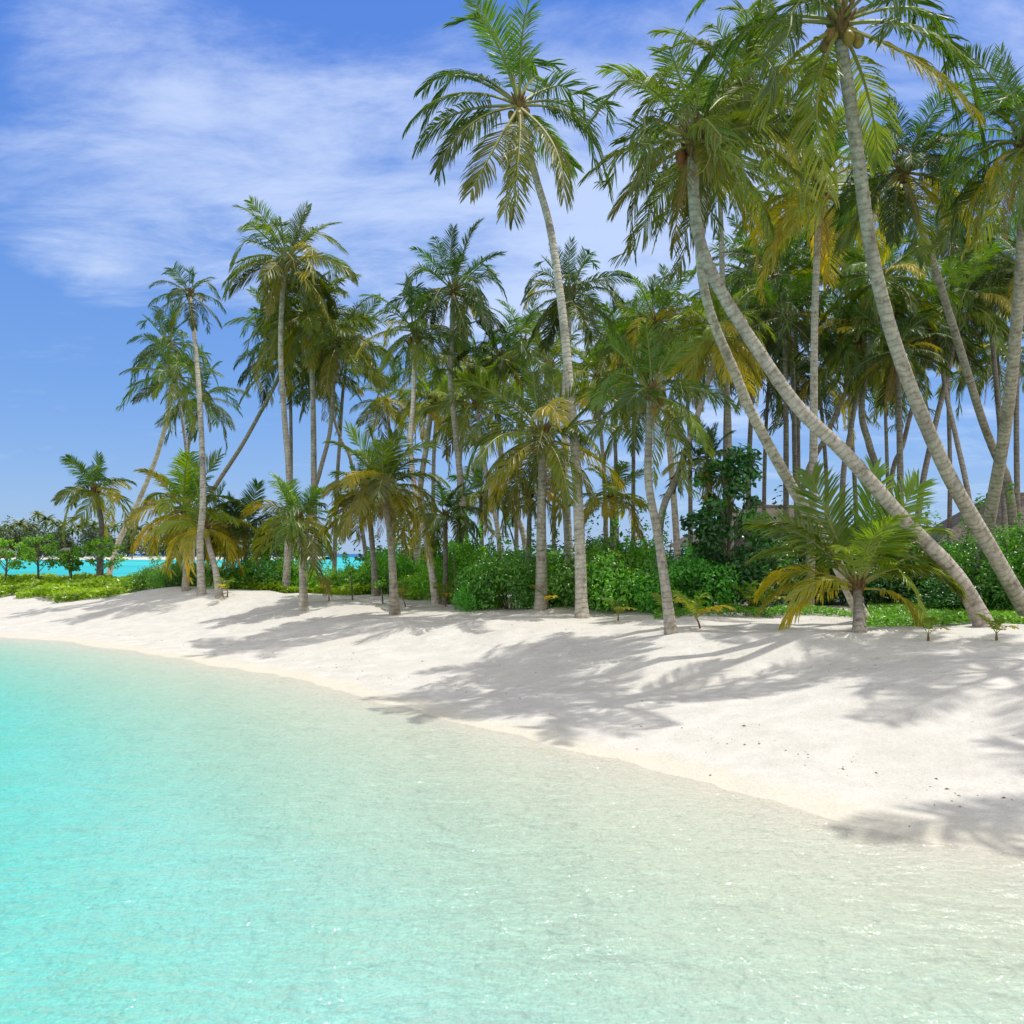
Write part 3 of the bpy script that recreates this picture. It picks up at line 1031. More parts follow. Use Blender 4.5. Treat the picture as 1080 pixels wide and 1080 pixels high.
palm("dark palm behind the lower half of the rear leaning trunk",
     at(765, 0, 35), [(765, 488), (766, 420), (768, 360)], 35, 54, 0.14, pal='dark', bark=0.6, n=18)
palm("palm with wide dark crown between the leaning pair and the pale upright palm",
     at(788, 0, 40), [(790, 490), (794, 410), (798, 345), (797, 290)], 40, 70, 0.15, pal='green', bark=0.6, n=22)
palm("palm standing beyond the right edge of the picture",
     Vector((14.2, 14.0, H(14.2, 14.0))), [(1530, 420), (1505, 150), (1500, -120), (1500, -330), (1500, -390)], 11.7, 260, 0.16, pal='green', nuts=4,
     fr=[(190, 6, 1.25), (198, 14, 1.1), (20, 30, 1.0), (60, 50, 1.0), (330, 0, 1.0), (0, -20, 1.0), (40, -30, 1.0), (300, 40, .9), (270, 70, .9), (90, 60, 1.0), (75, 10, 1.0), (345, 60, 1.0), (15, 75, .9)])

palm("second palm standing beyond the right edge of the picture, nearer the lawn",
     Vector((15.2, 19.5, H(15.2, 19.5))), [(1330, 400), (1310, 150), (1290, -40), (1284, -150)], 16.2, 185, 0.16, n=13, pal='green')

# --- more palms filling the grove
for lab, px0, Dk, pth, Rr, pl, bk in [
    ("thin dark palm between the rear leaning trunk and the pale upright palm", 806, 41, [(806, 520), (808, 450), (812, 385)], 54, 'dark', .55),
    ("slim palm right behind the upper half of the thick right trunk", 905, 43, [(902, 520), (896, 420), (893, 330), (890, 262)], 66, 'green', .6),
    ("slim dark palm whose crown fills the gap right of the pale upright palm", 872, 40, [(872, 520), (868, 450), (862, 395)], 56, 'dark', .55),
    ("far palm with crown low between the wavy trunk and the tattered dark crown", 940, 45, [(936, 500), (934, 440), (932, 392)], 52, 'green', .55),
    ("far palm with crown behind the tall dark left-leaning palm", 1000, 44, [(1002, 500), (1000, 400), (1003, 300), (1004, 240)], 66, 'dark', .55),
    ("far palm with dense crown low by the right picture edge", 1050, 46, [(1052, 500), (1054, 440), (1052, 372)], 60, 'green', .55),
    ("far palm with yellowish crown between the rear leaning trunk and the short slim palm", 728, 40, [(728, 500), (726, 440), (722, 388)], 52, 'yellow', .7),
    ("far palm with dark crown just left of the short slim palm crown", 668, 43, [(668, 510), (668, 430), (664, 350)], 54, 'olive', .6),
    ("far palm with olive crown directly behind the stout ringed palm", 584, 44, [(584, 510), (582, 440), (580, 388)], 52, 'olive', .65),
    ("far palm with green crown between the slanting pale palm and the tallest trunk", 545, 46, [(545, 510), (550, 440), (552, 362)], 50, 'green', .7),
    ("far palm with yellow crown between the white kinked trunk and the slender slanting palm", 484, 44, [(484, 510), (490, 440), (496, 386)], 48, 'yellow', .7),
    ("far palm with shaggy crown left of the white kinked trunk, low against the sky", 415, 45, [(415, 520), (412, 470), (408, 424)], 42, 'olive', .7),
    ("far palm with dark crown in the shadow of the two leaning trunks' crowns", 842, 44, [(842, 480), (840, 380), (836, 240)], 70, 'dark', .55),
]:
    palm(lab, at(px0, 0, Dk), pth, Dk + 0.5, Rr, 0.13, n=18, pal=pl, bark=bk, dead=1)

# ------------------------------------------------------------------ shrubs and leafy trees


def foliage(name, seed, n, size, blobs, m, upright=0.5, aspect=0.5, sun_tint=True, shell=0.75):
    """leaf-sized faces scattered over and inside a set of overlapping ellipsoids"""
    rnd = np.random.RandomState(seed)
    V, Fc, T = [], [], []
    vol = np.array([b[3] * b[4] * b[5] for b in blobs]) ** 0.7
    cnt = (vol / vol.sum() * n).astype(int)
    for (bx, by, bz, rx, ry, rz), c in zip(blobs, cnt):
        bt = rnd.uniform(-0.28, 0.28)
        for i in range(c):
            d = rnd.normal(size=3)
            d /= np.linalg.norm(d)
            if d[2] < -0.35 and rnd.rand() < 0.7:
                d[2] = -d[2]
            rr = shell + (1 - shell) * rnd.rand() if rnd.rand() < 0.8 else rnd.uniform(0.3, 0.9)
            rr *= 1 + 0.14 * rnd.normal()
            pnt = Vector((bx + d[0] * rx * rr, by + d[1] * ry * rr, bz + d[2] * rz * rr))
            if pnt.z < 0.01:
                pnt.z = 0.01 + rnd.rand() * 0.1
            up = Vector((d[0], d[1], d[2])) * 0.8 + Vector((0, 0, upright)) + Vector(rnd.normal(size=3)) * 0.5
            up.normalize()
            ax = Vector(rnd.normal(size=3))
            ax = (ax - up * ax.dot(up)).normalized()
            sd = up.cross(ax)
            L = size * rnd.uniform(0.65, 1.3)
            wd = L * aspect * 0.5
            b = len(V)
            V += [pnt - ax * L * 0.5, pnt + sd * wd - up * L * 0.08, pnt + up * L * 0.05, pnt - sd * wd - up * L * 0.08, pnt + ax * L * 0.5 - up * L * 0.12]
            Fc += [(b, b + 1, b + 2), (b, b + 2, b + 3), (b + 1, b + 4, b + 2), (b + 2, b + 4, b + 3)]
            tv = 0.40 + bt + rnd.normal() * 0.20
            T += [tv] * 5
    return mesh_from(name, V, Fc, [m], None, None, T)


def blobs(seed, k, w, d, h, r0=0.34, lift=0.0):
    rnd = random.Random(seed)
    res = []
    for i in range(k):
        x = rnd.uniform(-0.5, 0.5) * w * 0.8
        y = rnd.uniform(-0.5, 0.5) * d * 0.8
        edge = 1 - 0.45 * (abs(x) / (w * 0.5))
        r = r0 * rnd.uniform(0.7, 1.3) * h
        z = lift + rnd.uniform(0.12, 0.92) * (h * edge - r * 0.6)
        res.append((x, y, max(z, 0.15 * h), r * rnd.uniform(1.0, 1.5), r * rnd.uniform(1.0, 1.4), r * rnd.uniform(0.75, 1.1)))
    return res


def stems(seed, w, d, h, k=9, r=0.03):
    rnd = random.Random(seed)
    V, Fc, UV = [], [], []
    for i in range(k):
        a = rnd.uniform(0, 6.28)
        q_ = rnd.uniform(0.2, 0.42)
        e = Vector((math.cos(a) * w * q_, math.sin(a) * d * q_, h * rnd.uniform(0.5, 0.85)))
        b = Vector((e.x * 0.25, e.y * 0.25, -0.1))
        m_ = b.lerp(e, 0.5) + Vector((rnd.uniform(-.1, .1), rnd.uniform(-.1, .1), 0.1)) * h
        tube(V, Fc, UV, [b, m_, e], [r, r * 0.7, r * 0.3], 5)
    return mesh_from("stems", V, Fc, [M_WOOD])


def shooty(bl, seed, h):
    rnd = random.Random(seed)
    for i in range(9):
        a = rnd.choice(bl)
        bl.append((a[0] + rnd.uniform(-.3, .3), a[1] + rnd.uniform(-.3, .3), a[2] + a[5] + rnd.uniform(0.0, .16) * h, 0.13, 0.13, rnd.uniform(.10, .2) * h))
    return bl


SHRUB_ME = [(foliage("shrub_foliage", 40 + i, 5200, 0.115, shooty(blobs(40 + i, 13, 3.0, 2.2, 1.45), i, 1.5), M_SHRUB), stems(60 + i, 3.0, 2.2, 1.6)) for i in range(4)]
TALL_ME = [(foliage("shrub_foliage", 50 + i, 5200, 0.125, shooty(blobs(70 + i, 16, 2.6, 2.0, 2.6, 0.22), 5 + i, 2.6), M_SHRUB, 0.4), stems(80 + i, 2.6, 2.0, 2.8, 8, 0.04)) for i in range(3)]
DARK_ME = [(foliage("shrub_foliage", 55 + i, 4600, 0.14, shooty(blobs(90 + i, 16, 2.6, 2.0, 2.6, 0.22), 9 + i, 2.6), M_DARK, 0.4), stems(95 + i, 2.6, 2.0, 2.8, 8, 0.04)) for i in range(2)]

_k = 0


def shrub(label, px, Dk, wscale, hscale, kind='s', col_=(1, 1, 1)):
    global _k
    _k += 1
    rnd = random.Random(_k * 31)
    lib = {'s': SHRUB_ME, 't': TALL_ME, 'd': DARK_ME}[kind]
    f, st = lib[_k % len(lib)]
    p0 = at(px, 0, Dk)
    r = empty('shrub', p0, label, 'shrub', 'shrubs behind the beach')
    r.rotation_euler = (0, 0, rnd.choice([0, 3.14]) + rnd.uniform(-0.5, 0.5))
    r.scale = (wscale * rnd.uniform(.9, 1.1), wscale, hscale * rnd.uniform(.82, 1.12))
    a = ob('foliage', f, r)
    v_ = rnd.uniform(0.95, 1.6)
    a.color = (*[c * v_ * rnd.uniform(0.88, 1.12) for c in col_], 1)
    ob('stems', st, r)
    return r


B1 = (1.25, 1.1, 0.9)
shrub("low glossy shrub at the left end of the row, beside the white leaning trunk", 166, 42, .85, .85, 's', (1.5, 1.25, .9))
shrub("low shrub directly behind the dune trio of young palms", 205, 42, 1.0, .9)
shrub("small rounded shrub just left of the dune trio, on the creeper edge", 183, 40.5, .7, .8, 's', B1)
shrub("bright low shrub just right of the dune trio", 252, 38, .95, .95, 's', B1)
shrub("broad bright shrub midway between the dune trio and the patched young palm", 282, 37, 1.0, 1.05, 's', B1)
shrub("shrub close behind the patched young palm trunk", 312, 37, .9, .95, 's', B1)
shrub("low yellow-green shrub between the patched and the olive young palms", 350, 36, 1.0, .85, 's', (1.7, 1.35, .8))
shrub("shrub left of the olive young palm trunk, with tall shoots", 379, 35, .95, 1.1, 's', B1)
shrub("shrub right behind the olive young palm trunk", 410, 34, .95, 1.15, 's', B1)
shrub("dark tall shrub between the olive young palm and the white kinked trunk", 441, 37, 1.0, .85, 'd')
shrub("yellowish shrub at the foot of the white kinked trunk", 452, 33, .8, .85, 's', (1.8, 1.3, .8))
shrub("tall loose yellow-green shrub right of the white kinked trunk", 484, 31.5, .9, 1.0, 't', (1.9, 1.45, .9))
shrub("tall loose shrub with brown stems, left of the big rounded shrub mass", 508, 30.5, .8, .95, 't', (1.5, 1.3, .9))
shrub("tiny dense green shrub standing forward on the sand left of the stout ringed palm", 494, 27.4, .32, .55, 's', (.9, 1.15, 1.0))
shrub("big rounded glossy shrub just left of the stout ringed trunk", 541, 27.6, .95, 1.18, 's')
shrub("rounded glossy shrub between the stout ringed trunk and the tallest trunk", 588, 27.4, .9, 1.15, 's')
shrub("tall dark shrub rising behind the stout ringed trunk", 566, 31, 1.1, .72, 't', (.9, .95, .9))
shrub("big glossy shrub just right of the tallest trunk", 634, 26.4, 1.0, 1.25, 's')
shrub("tall shrub behind the glossy shrub right of the tallest trunk", 650, 29, 1.1, .85, 't')
shrub("dense shaded shrub left of the short slim palm", 672, 25.4, .95, 1.25, 's', (.85, .9, .9))
shrub("dense round shrub right of the short slim palm", 718, 25.2, .95, 1.2, 's', (.9, 1.0, .9))
shrub("tall light-leaved shrub behind the short slim palm", 692, 28.5, 1.0, .88, 't', (1.1, 1.1, 1))
shrub("dark shrub under the broadleaf tree", 750, 26, 1.0, .7, 'd')
shrub("dark shrub filling the gap between the broadleaf tree and the bushy palm", 797, 27, 1.05, .9, 'd')
shrub("dark tall shrub behind the pale upright palm", 838, 30, 1.1, 1.05, 'd')
shrub("dark shrub behind the left fronds of the small bushy palm", 872, 29, 1.0, .95, 'd')
shrub("dark green shrub behind the right fronds of the small bushy palm", 925, 27.5, 1.0, 1.05, 'd')
shrub("dark shrub seen under the strongly leaning mottled trunk", 962, 26.5, 1.0, 1.0, 'd', (1.3, 1.3, 1.1))
shrub("tall leafy shrub between the leaning mottled trunk and the thick right trunk", 990, 28.5, 1.0, .95, 't', (.75, .8, .9))
shrub("tall leafy shrub left of the broad grey right-edge trunk", 1018, 29, .9, 1.0, 't', (.7, .75, .9))
shrub("bright leafy shrub right of the broad grey right-edge trunk", 1062, 26, 1.0, 1.0, 't', (.8, .8, .9))
shrub("leafy shrub cut by the right picture edge above the lawn", 1092, 24, .9, .95, 't', (.75, .8, .9))
shrub("dark low shrub at the back of the lawn", 1010, 24.5, .8, .5, 'd', (1.2, 1.3, 1))


def leafy_tree(name, label, base, h, cr, seed, n, m, leaf=0.17, group=None, col_=(1, 1, 1), rb=0.06, ck=14, low=0.35):
    r = empty(name, base, label, 'tree', group)
    rnd = random.Random(seed)
    V, Fc, UV = [], [], []
    tops = []
    p0 = Vector((0, 0, -0.15))
    p1 = Vector((rnd.uniform(-.1, .1), rnd.uniform(-.1, .1), h * 0.45))
    p2 = Vector((rnd.uniform(-.15, .15), rnd.uniform(-.15, .15), h * 0.92))
    tube(V, Fc, UV, [p0, p1, p2], [rb, rb * 0.75, rb * 0.25], 7)
    bl = []
    for i in range(ck):
        f = low + (0.95 - low) * (i + 0.5) / ck
        a = i * 2.399 + rnd.uniform(-.4, .4)
        rr = cr * (0.35 + 0.65 * math.sin(math.pi * min(1, (f - low) / (1 - low) * 0.8 + 0.2))) * rnd.uniform(0.5, 0.85)
        b = p0.lerp(p2, f * 0.8)
        e = Vector((math.cos(a) * rr, math.sin(a) * rr, h * f))
        tube(V, Fc, UV, [b, b.lerp(e, 0.5) + Vector((0, 0, 0.04 * h)), e], [rb * 0.4, rb * 0.25, rb * 0.1], 5)
        q_ = cr * rnd.uniform(0.17, 0.38)
        bl.append((e.x, e.y, e.z, q_ * 1.15, q_ * 1.15, q_ * 0.85))
    ob('trunk', mesh_from('trunk', V, Fc, [M_WOOD]), r)
    c = ob('crown', foliage('crown', seed, n, leaf, bl, m, 0.4, 0.6, shell=0.55), r)
    c.color = (*col_, 1)
    return r


leafy_tree('broadleaf_tree', "dark glossy broadleaf tree standing among the shrubs right of the short slim palm", at(768, 0, 25.6), 4.2, 1.3, 5, 3400, M_DARK, 0.17, col_=(1.5, 1.6, 1.2), ck=22, low=0.22)
for i, (px, Dk, h, lab) in enumerate([
        (5, 47, 2.9, "spindly young tree cut by the left picture edge before the turquoise lagoon"),
        (41, 47, 3.2, "spindly young tree with two-tone crown, second from the left picture edge"),
        (74, 47, 2.4, "thinnest young tree with sparse crown, third from the left picture edge"),
        (104, 47, 3.0, "broad-crowned young tree beside the white leaning trunk, before the lagoon")]):
    leafy_tree('young_tree', lab, at(px, 0, Dk), h * 0.82, [1.0, 1.1, 0.65, 1.3][i], 20 + i, 800, M_SHRUB, 0.17, 'young trees along the lagoon', (1.9, 1.4, .8), 0.06, 12, 0.42)

# ------------------------------------------------------------------ ground cover


def cover(name, seed, n, size, region, m, hgt, aspect=0.6):
    rnd = np.random.RandomState(seed)
    V, Fc, T = [], [], []
    k = 0
    while k < n:
        px, py_ = region(rnd)
        if px is None:
            continue
        k += 1
        z0 = H(px, py_) if False else 0
        V.append((px, py_))
    P = np.array(V)
    zz = height(P[:, 0], P[:, 1])
    cl = vnoise(P[:, 0] * 1.3 + 11, P[:, 1] * 1.3)
    cl2 = vnoise(P[:, 0] * 0.5 + 3, P[:, 1] * 0.5 + 7)
    V = []
    for (x, y), z, c, c2 in zip(P, zz, cl, cl2):
        pnt = Vector((x, y, z + hgt * (0.25 + 1.1 * c) * rnd.rand() ** 0.6))
        up = Vector((0, -0.15, 0.8)) + Vector(rnd.normal(size=3)) * 0.45
        up.normalize()
        ax = Vector(rnd.normal(size=3))
        ax = (ax - up * ax.dot(up)).normalized()
        sd = up.cross(ax)
        L = size * rnd.uniform(0.6, 1.35)
        wd = L * aspect * 0.5
        b = len(V)
        V += [pnt - ax * L * 0.5, pnt + sd * wd, pnt + ax * L * 0.5 + up * L * 0.1, pnt - sd * wd]
        Fc += [(b, b + 1, b + 2, b + 3)]
        T += [0.15 + 0.75 * c2 + 0.15 * rnd.normal()] * 4
    return mesh_from(name, V, Fc, [m], None, None, T)


def reg_left(r):
    x, y = r.uniform(-34, -14), r.uniform(38, 52)
    s = shore_s(np.array([x]), np.array([y]))[0]
    ed = 4.3 + 1.3 * float(vnoise(np.array([x * 0.9]), np.array([y * 0.9]))[0])
    e2 = 540 + F * x / y
    if s < ed or s > 12 or e2 > 165 - max(0, (44 - y)) * 9:
        return None, None
    return x, y


def reg_right(r):
    x, y = r.uniform(2.5, 16), r.uniform(18.2, 27)
    px = 540 + F * x / y
    n_ = float(vnoise(np.array([x * 1.1 + 2]), np.array([y * 1.1]))[0])
    front = 18.4 + 0.8 * n_ if px > 915 else 22.3 + 1.2 * n_
    if px < 690 or px > 1180 or y < front or (px < 900 and n_ < 0.3) or (px < 915 and y > 24.3):
        return None, None
    return x, y


tag(ob("creeper_carpet", cover("creeper_carpet", 5, 19000, 0.21, reg_left, M_CREEP, 0.45)), kind='stuff')
tag(ob("lawn_grass", cover("lawn_grass", 6, 26000, 0.10, reg_right, M_GRASS, 0.17, 0.45)), kind='stuff')


def reg_mid(r):
    px = r.uniform(235, 530)
    y = np.interp(px, [235, 340, 440, 530], [37.5, 33.8, 31, 27.8]) + r.exponential(0.8)
    x = (px - 540) / F * y
    if float(vnoise(np.array([x * 1.2 + 2]), np.array([y * 1.2]))[0]) < 0.42:
        return None, None
    return x, y


rb_ = random.Random(12)
bl = []
for i in range(70):
    px = 395 + 740 * (i + rb_.random()) / 70
    y = rb_.uniform(36, 50)
    x = (px - 540) / F * y
    hgt_ = rb_.uniform(1.1, 2.1)
    bl.append((x, y, 1.1 + hgt_ * 0.35, rb_.uniform(1.0, 1.8), rb_.uniform(0.8, 1.5), hgt_ * 0.65))
tk = tag(ob("shady_thicket", foliage("shady_thicket", 31, 17000, 0.26, bl, M_DARK, 0.4, 0.55)), kind='stuff')
tk.color = (1.5, 1.4, 1.1, 1)
tag(ob("weedy_undergrowth", cover("weedy_undergrowth", 8, 5000, 0.14, reg_mid, M_CREEP, 0.34)), kind='stuff')

# ------------------------------------------------------------------ seedlings and young stems on the sand
SEED_FR = {'e': [make_frond(700 + i, e0, 60, 0.5, 0.3, 20, 0.045, 0.36) for i, e0 in enumerate((80, 62, 42))]}


def seedling(label, px, py, hpx, pal, n=6, Dk=None, bend=0.0):
    rnd = random.Random(int(px * 7 + py))
    b = at(px, py, Dk)
    r = empty('coconut_seedling', b, label, 'seedling', 'coconut seedlings on the sand')
    hh = hpx / F * b.y
    V, Fc, UV = [], [], []
    tube(V, Fc, UV, [Vector((0, 0, -.05)), Vector((bend * .04, 0, hh * .12)), Vector((bend * .10, 0, hh * 0.26))], [0.026, 0.020, 0.012], 6)
    ob('stem', mesh_from('stem', V, Fc, [M_FIBRE]), r)
    P = PAL[pal]
    for i in range(n):
        k = i % 3
        fo = ob('leaf', SEED_FR['e'][k], r)
        s = hh * rnd.uniform(0.65, 1.05)
        fo.matrix_local = Matrix.Translation(Vector((bend * .10, 0, hh * 0.22))) @ Matrix.Rotation(i * 2.4 + rnd.uniform(-.4, .4), 4, 'Z') @ Matrix.Diagonal((s, s * 1.1, s, 1))
        c = P[min(k, 2)]
        j = rnd.uniform(0.9, 1.5)
        fo.color = (c[0] * j, c[1] * j, c[2] * j, 1)
    return r


seedling("tall yellowing seedling bent to the left, right of the short slim palm", 739, 663, 46, 'yellow', 6, None, -1)
seedling("orange-leaved seedling just left of the short slim palm trunk", 699, 650, 34, 'yellow', 4)
seedling("green seedling with splayed leaves, between the tallest trunk and the short slim palm", 652, 655, 28, 'green', 6)
seedling("sparse brown seedling on the sand before the lawn, right of the small bushy palm", 979, 676, 30, 'olive', 4)
seedling("seedling at the foot of the strongly leaning mottled trunk", 1051, 676, 30, 'olive', 5)
seedling("yellow-green seedling sprouting beside the stout ringed trunk", 577, 643, 30, 'yellow', 5)
seedling("dark bent seedling beside the olive young palm trunk", 428, 640, 36, 'green', 4, None, -1)
seedling("small seedling left of the patched young palm, on the dune top", 240, 630, 26, 'olive', 4)
seedling("leafy seedling with upright stem under the broadleaf tree", 790, 645, 36, 'green', 6)
seedling("seedling with pale leaves between the broadleaf tree and the bushy palm", 806, 648, 34, 'olive', 5)
seedling("small seedling at the back of the sand, left of the olive young palm", 347, 634, 34, 'yellow', 5)
seedling("seedling low against the foot of the white kinked trunk", 470, 640, 30, 'olive', 5)

for i, (px, py, hp, lab) in enumerate([(481, 643, 66, "bare brown stake with a few leaves right of the white kinked trunk"),
                                       (404, 637, 20, "short thin stake just left of the olive young palm"),
                                       (510, 641, 40, "thin bare stake in front of the big rounded shrub"),
                                       (372, 633, 30, "thin stake with one leaf tuft, left of the olive young palm")]):
    b = at(px, py)
    hh = hp / F * b.y
    r = empty('sapling', b, lab, 'sapling', 'thin saplings on the sand')
    V, Fc, UV = [], [], []
    tube(V, Fc, UV, [Vector((0, 0, -.1)), Vector((-.03, 0, hh * .5)), Vector((-.07, 0, hh))], [0.03, 0.025, 0.015], 6)
    ob('stem', mesh_from('stem', V, Fc, [M_WOOD]), r)
    lf = ob('leaves', foliage('leaves', 300 + i, 40, 0.15, [(-.07, 0, hh, .22, .22, .18)], M_SHRUB), r)
    lf.color = (1.7, 1.4, .9, 1)

# ------------------------------------------------------------------ thatched villas behind the trees


def box(V, Fc, x0, x1, y0, y1, z0, z1):
    b = len(V)
    V += [Vector(p_) for p_ in ((x0, y0, z0), (x1, y0, z0), (x1, y1, z0), (x0, y1, z0), (x0, y0, z1), (x1, y0, z1), (x1, y1, z1), (x0, y1, z1))]
    Fc += [tuple(b + k for k in f) for f in ((0, 3, 2, 1), (4, 5, 6, 7), (0, 1, 5, 4), (1, 2, 6, 5), (2, 3, 7, 6), (3, 0, 4, 7))]


def villa(label, px, Dk, w_, d_, hw, hr, rot):
    b = at(px, 0, Dk)
    r = empty('beach_villa', b, label, 'villa')
    r.rotation_euler = (0, 0, rot)
    V, Fc = [], []
    box(V, Fc, -w_ / 2, w_ / 2, -d_ / 2, d_ / 2, -.3, hw)
    ob('wall', mesh_from('wall', V, Fc, [M_PLASTER]), r)
    V, Fc = [], []
    e = 0.9
    for k, (q0, q1, z) in enumerate([(1, 1, hw - .35), (.66, .60, hw + hr * .42), (.30, .06, hw + hr)]):
        V += [Vector((sx_ * (w_ / 2 + e) * q0, sy_ * (d_ / 2 + e) * q1, z)) for sx_, sy_ in ((-1, -1), (1, -1), (1, 1), (-1, 1))]
    for k in range(2):
        for i in range(4):
            Fc.append((k * 4 + i, k * 4 + (i + 1) % 4, k * 4 + 4 + (i + 1) % 4, k * 4 + 4 + i))
    Fc += [(3, 2, 1, 0), (8, 9, 10, 11)]
    rf = ob('roof', mesh_from('roof', V, Fc, [M_THATCH]), r)
    V, Fc, UV = [], [], []
    rl = (w_ / 2 + e) * .32
    tube(V, Fc, UV, [Vector((-rl, 0, hw + hr + .02)), Vector((rl, 0, hw + hr + .02))], [.16, .16], 8)
    ob('ridge_cap', mesh_from('ridge_cap', V, Fc, [M_THATCH]), rf)
    for k in (-1, 1):
        V, Fc = [], []
        box(V, Fc, k * w_ * .28 - .6, k * w_ * .28 + .6, -d_ / 2 - .05, -d_ / 2 + .05, .9, 2.1)
        wn = ob('window', mesh_from('window', V, Fc, [M_TIMBER]), r)
        V, Fc = [], []
        box(V, Fc, k * w_ * .28 - .5, k * w_ * .28 + .5, -d_ / 2 - .07, -d_ / 2 - .052, 1.0, 2.0)
        ob('pane', mesh_from('pane', V, Fc, [M_GLASS]), wn)
    V, Fc = [], []
    box(V, Fc, -.5, .5, -d_ / 2 - .06, -d_ / 2 + .05, 0.05, 2.1)
    ob('door', mesh_from('door', V, Fc, [M_TIMBER]), r)
    return r


villa("villa with grey thatched roof glimpsed behind the pale upright palm", 812, 46, 6.5, 5, 2.2, 1.5, 0.15)
villa("villa with brown thatched roof glimpsed behind the right-edge trunks", 1075, 45, 7, 5.5, 2.2, 1.9, -0.2)

# ------------------------------------------------------------------ far island across the lagoon
DF = 420.0
fx = np.linspace(-420, -82, 60)
V, Fc = [], []
for i, x in enumerate(fx):
    f = 1 if i < 50 else max(0.0, (59 - i) / 9)
    j = 3 * float(vnoise(np.array([x * .03]), np.array([2.0]))[0])
    for y, z in ((DF - 14 - j, -0.5), (DF - 4 - j, 0.55), (DF + 4, 1.1), (DF + 10 + 40 * f, 1.3), (DF + 22 + 55 * f, -0.6)):
        V.append(Vector((x, y, z)))
for i in range(59):
    for k in range(4):
        Fc.append((i * 5 + k, (i + 1) * 5 + k, (i + 1) * 5 + k + 1, i * 5 + k + 1))
tag(ob("far_island", mesh_from("far_island", V, Fc, [M_SAND], smooth=True)), kind='structure')

rnd = random.Random(77)
bl = []
for i in range(260):
    x = rnd.uniform(-300, -88)
    k = min(1, (-84 - x) / 12)
    h_ = rnd.choice([4.5, 7.5, 10, 13]) * rnd.uniform(0.8, 1.25) * (0.35 + 0.65 * k)
    y = DF + rnd.uniform(6, 30)
    bl.append((x, y, h_ * 0.55 + 0.8, rnd.uniform(2.5, 5), rnd.uniform(2.5, 4.5), h_ * 0.58))
tag(ob("far_woods", foliage("far_woods", 9, 34000, 1.6, bl, M_FAR, 0.5, 0.45)), kind='stuff')


def far_crown(seed):
    rnd = random.Random(seed)
    V, Fc, T = [], [], []
    for i in range(17):
        az = i * 2.4 + rnd.uniform(-.2, .2)
        e0 = 1.2 - 1.7 * i / 17
        d = Vector((math.cos(az), math.sin(az), 0))
        sd = Vector((-d.y, d.x, 0))
        p_ = Vector((0, 0, 0))
        b = len(V)
        for k in range(5):
            wd = [0.02, .12, .15, .11, .01][k]
            V += [p_ - sd * wd - Vector((0, 0, wd * .7)), p_, p_ + sd * wd - Vector((0, 0, wd * .7))]
            T += [rnd.uniform(.2, .8)] * 3
            e = e0 - 0.42 * k
            p_ = p_ + (d * math.cos(e) + Vector((0, 0, math.sin(e)))) * 0.27
        for k in range(4):
            for q_ in (0, 1):
                Fc.append((b + k * 3 + q_, b + k * 3 + q_ + 1, b + k * 3 + q_ + 4, b + k * 3 + q_ + 3))
    return mesh_from("crown", V, Fc, [M_FAR], None, None, T)


FC = [far_crown(i) for i in range(3)]
V, Fc, UV = [], [], []
tube(V, Fc, UV, [Vector((0, 0, -.05)), Vector((.03, 0, .5)), Vector((.01, 0, 1))], [.020, .016, .012], 6)
FT = mesh_from("trunk", V, Fc, [M_WOOD])
FARP = [(-1, 560), (12, 557), (21, 553), (30, 556), (40, 543), (49, 548), (57, 553), (66, 553), (76, 560), (84, 556), (90, 550), (99, 555), (112, 557), (121, 556), (133, 554), (146, 558), (158, 555), (170, 560), (184, 556), (199, 560),
        (214, 558), (226, 562), (243, 561), (258, 565), (276, 563), (292, 568), (307, 567), (322, 572)]
for i, (px, py) in enumerate(FARP):
    y = DF + rnd.uniform(2, 22)
    top = space(px, py, y)
    b = Vector((top.x + rnd.uniform(-1.5, 1.5), y, 1.0))
    r = empty('far_palm', b, "tiny palm rising above the woods of the far island", 'palm tree', 'palms on the far island')
    hh = top.z - b.z
    tr = ob('trunk', FT, r)
    tr.matrix_local = Matrix(((1, 0, (top.x - b.x), 0), (0, 1, 0, 0), (0, 0, hh, 0), (0, 0, 0, 1))) @ Matrix.Diagonal((9, 9, 1, 1))
    c = ob('crown', FC[i % 3], r, top - b)
    s = rnd.uniform(3.6, 4.8)
    c.scale = (s, s, s)
    c.rotation_euler = (0, 0, rnd.uniform(0, 6))
    j = rnd.uniform(0.6, 1.2)
    c.color = (j * rnd.uniform(.9, 1.2), j, j, 1)

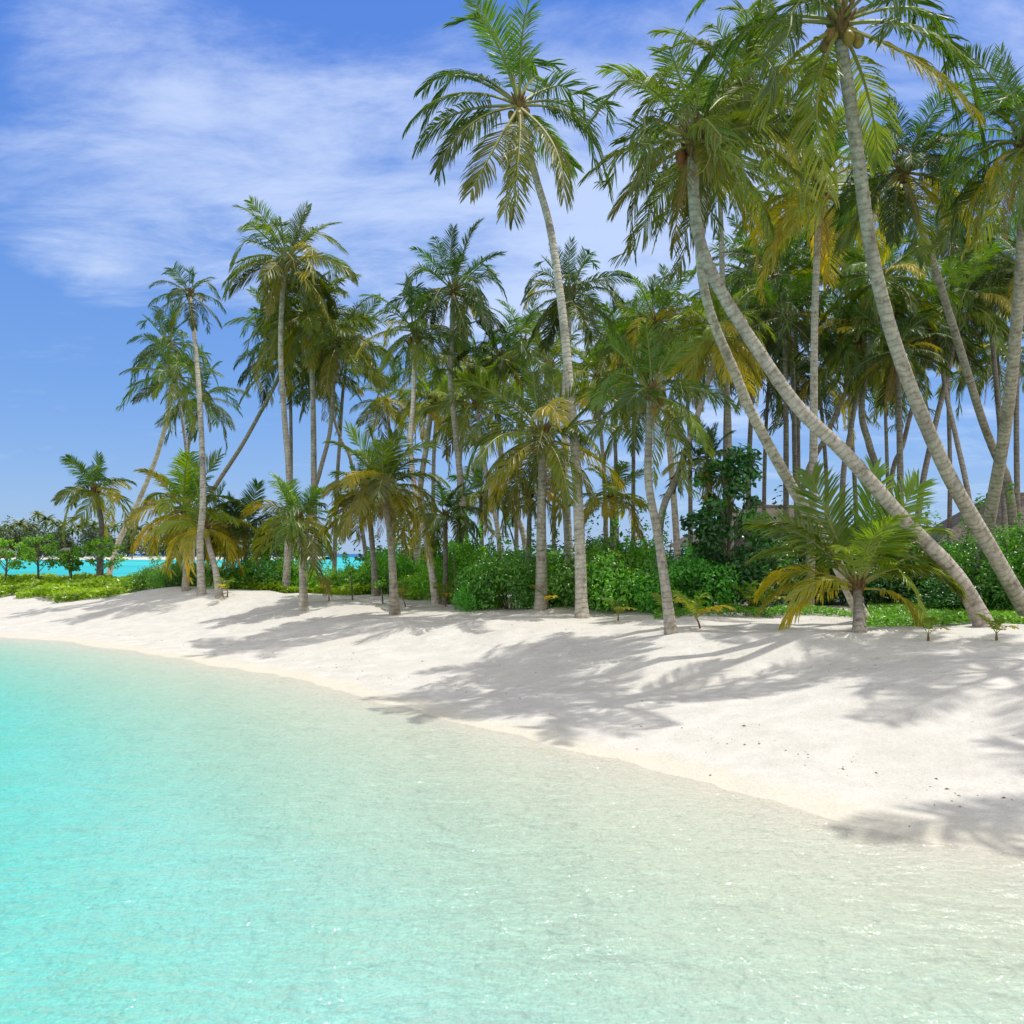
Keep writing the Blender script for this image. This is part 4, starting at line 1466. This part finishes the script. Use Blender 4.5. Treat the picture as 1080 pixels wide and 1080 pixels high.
for i, (px, wd, lab) in enumerate([(6, 7.5, "thatched hut on the far beach at the left picture edge"), (70, 6.5, "thatched hut on the far beach behind the thinnest young tree")]):
    y = DF - 2
    b = Vector(((px - 540) / F * y, y, 0.7))
    r = empty('beach_hut', b, lab, 'hut', 'thatched huts on the far beach')
    V, Fc = [], []
    box(V, Fc, -wd * .35, wd * .35, -2, 2, -.2, 2.3)
    ob('wall', mesh_from('wall', V, Fc, [M_TIMBER]), r)
    V = [Vector(p_) for p_ in ((-wd / 2, -3, 2.1), (wd / 2, -3, 2.1), (wd / 2, 3, 2.1), (-wd / 2, 3, 2.1), (-wd * .2, 0, 4.4), (wd * .2, 0, 4.4))]
    Fc = [(0, 1, 5, 4), (1, 2, 5), (2, 3, 4, 5), (3, 0, 4), (3, 2, 1, 0)]
    ob('roof', mesh_from('roof', V, Fc, [M_THATCH]), r)

# ------------------------------------------------------------------ tide-line debris: bits of husk, shell and leaf
rr = np.random.RandomState(4)
V, Fc = [], []
k = 0
while k < 1150:
    x, y = rr.uniform(-12, 14), rr.uniform(6, 32)
    s = float(shore_s(np.array([x]), np.array([y]))[0])
    band = math.exp(-((s - 1.1 - 0.5 * float(vnoise(np.array([x * .6]), np.array([y * .6]))[0])) / 0.35) ** 2)
    if s < 0.12 or s > 13 or rr.rand() > max(band, 0.02 + 0.012 * s + (0.5 if s > 9 else 0)):
        continue
    k += 1
    c = Vector((x, y, H(x, y) + 0.004))
    L = 0.007 * (1 + min(rr.exponential(0.7), 2.2))
    a = rr.uniform(0, 6.28)
    d = Vector((math.cos(a), math.sin(a), 0)) * L * rr.uniform(0.8, 2.0)
    e = Vector((-math.sin(a), math.cos(a), 0)) * L * 0.6
    b = len(V)
    V += [c - d, c + e, c + d, c - e, c + Vector((0, 0, L * 0.7))]
    Fc += [(b, b + 1, b + 4), (b + 1, b + 2, b + 4), (b + 2, b + 3, b + 4), (b + 3, b, b + 4)]
tag(ob("tide_line_debris", mesh_from("tide_line_debris", V, Fc, [M_DEBRIS])), kind='stuff')
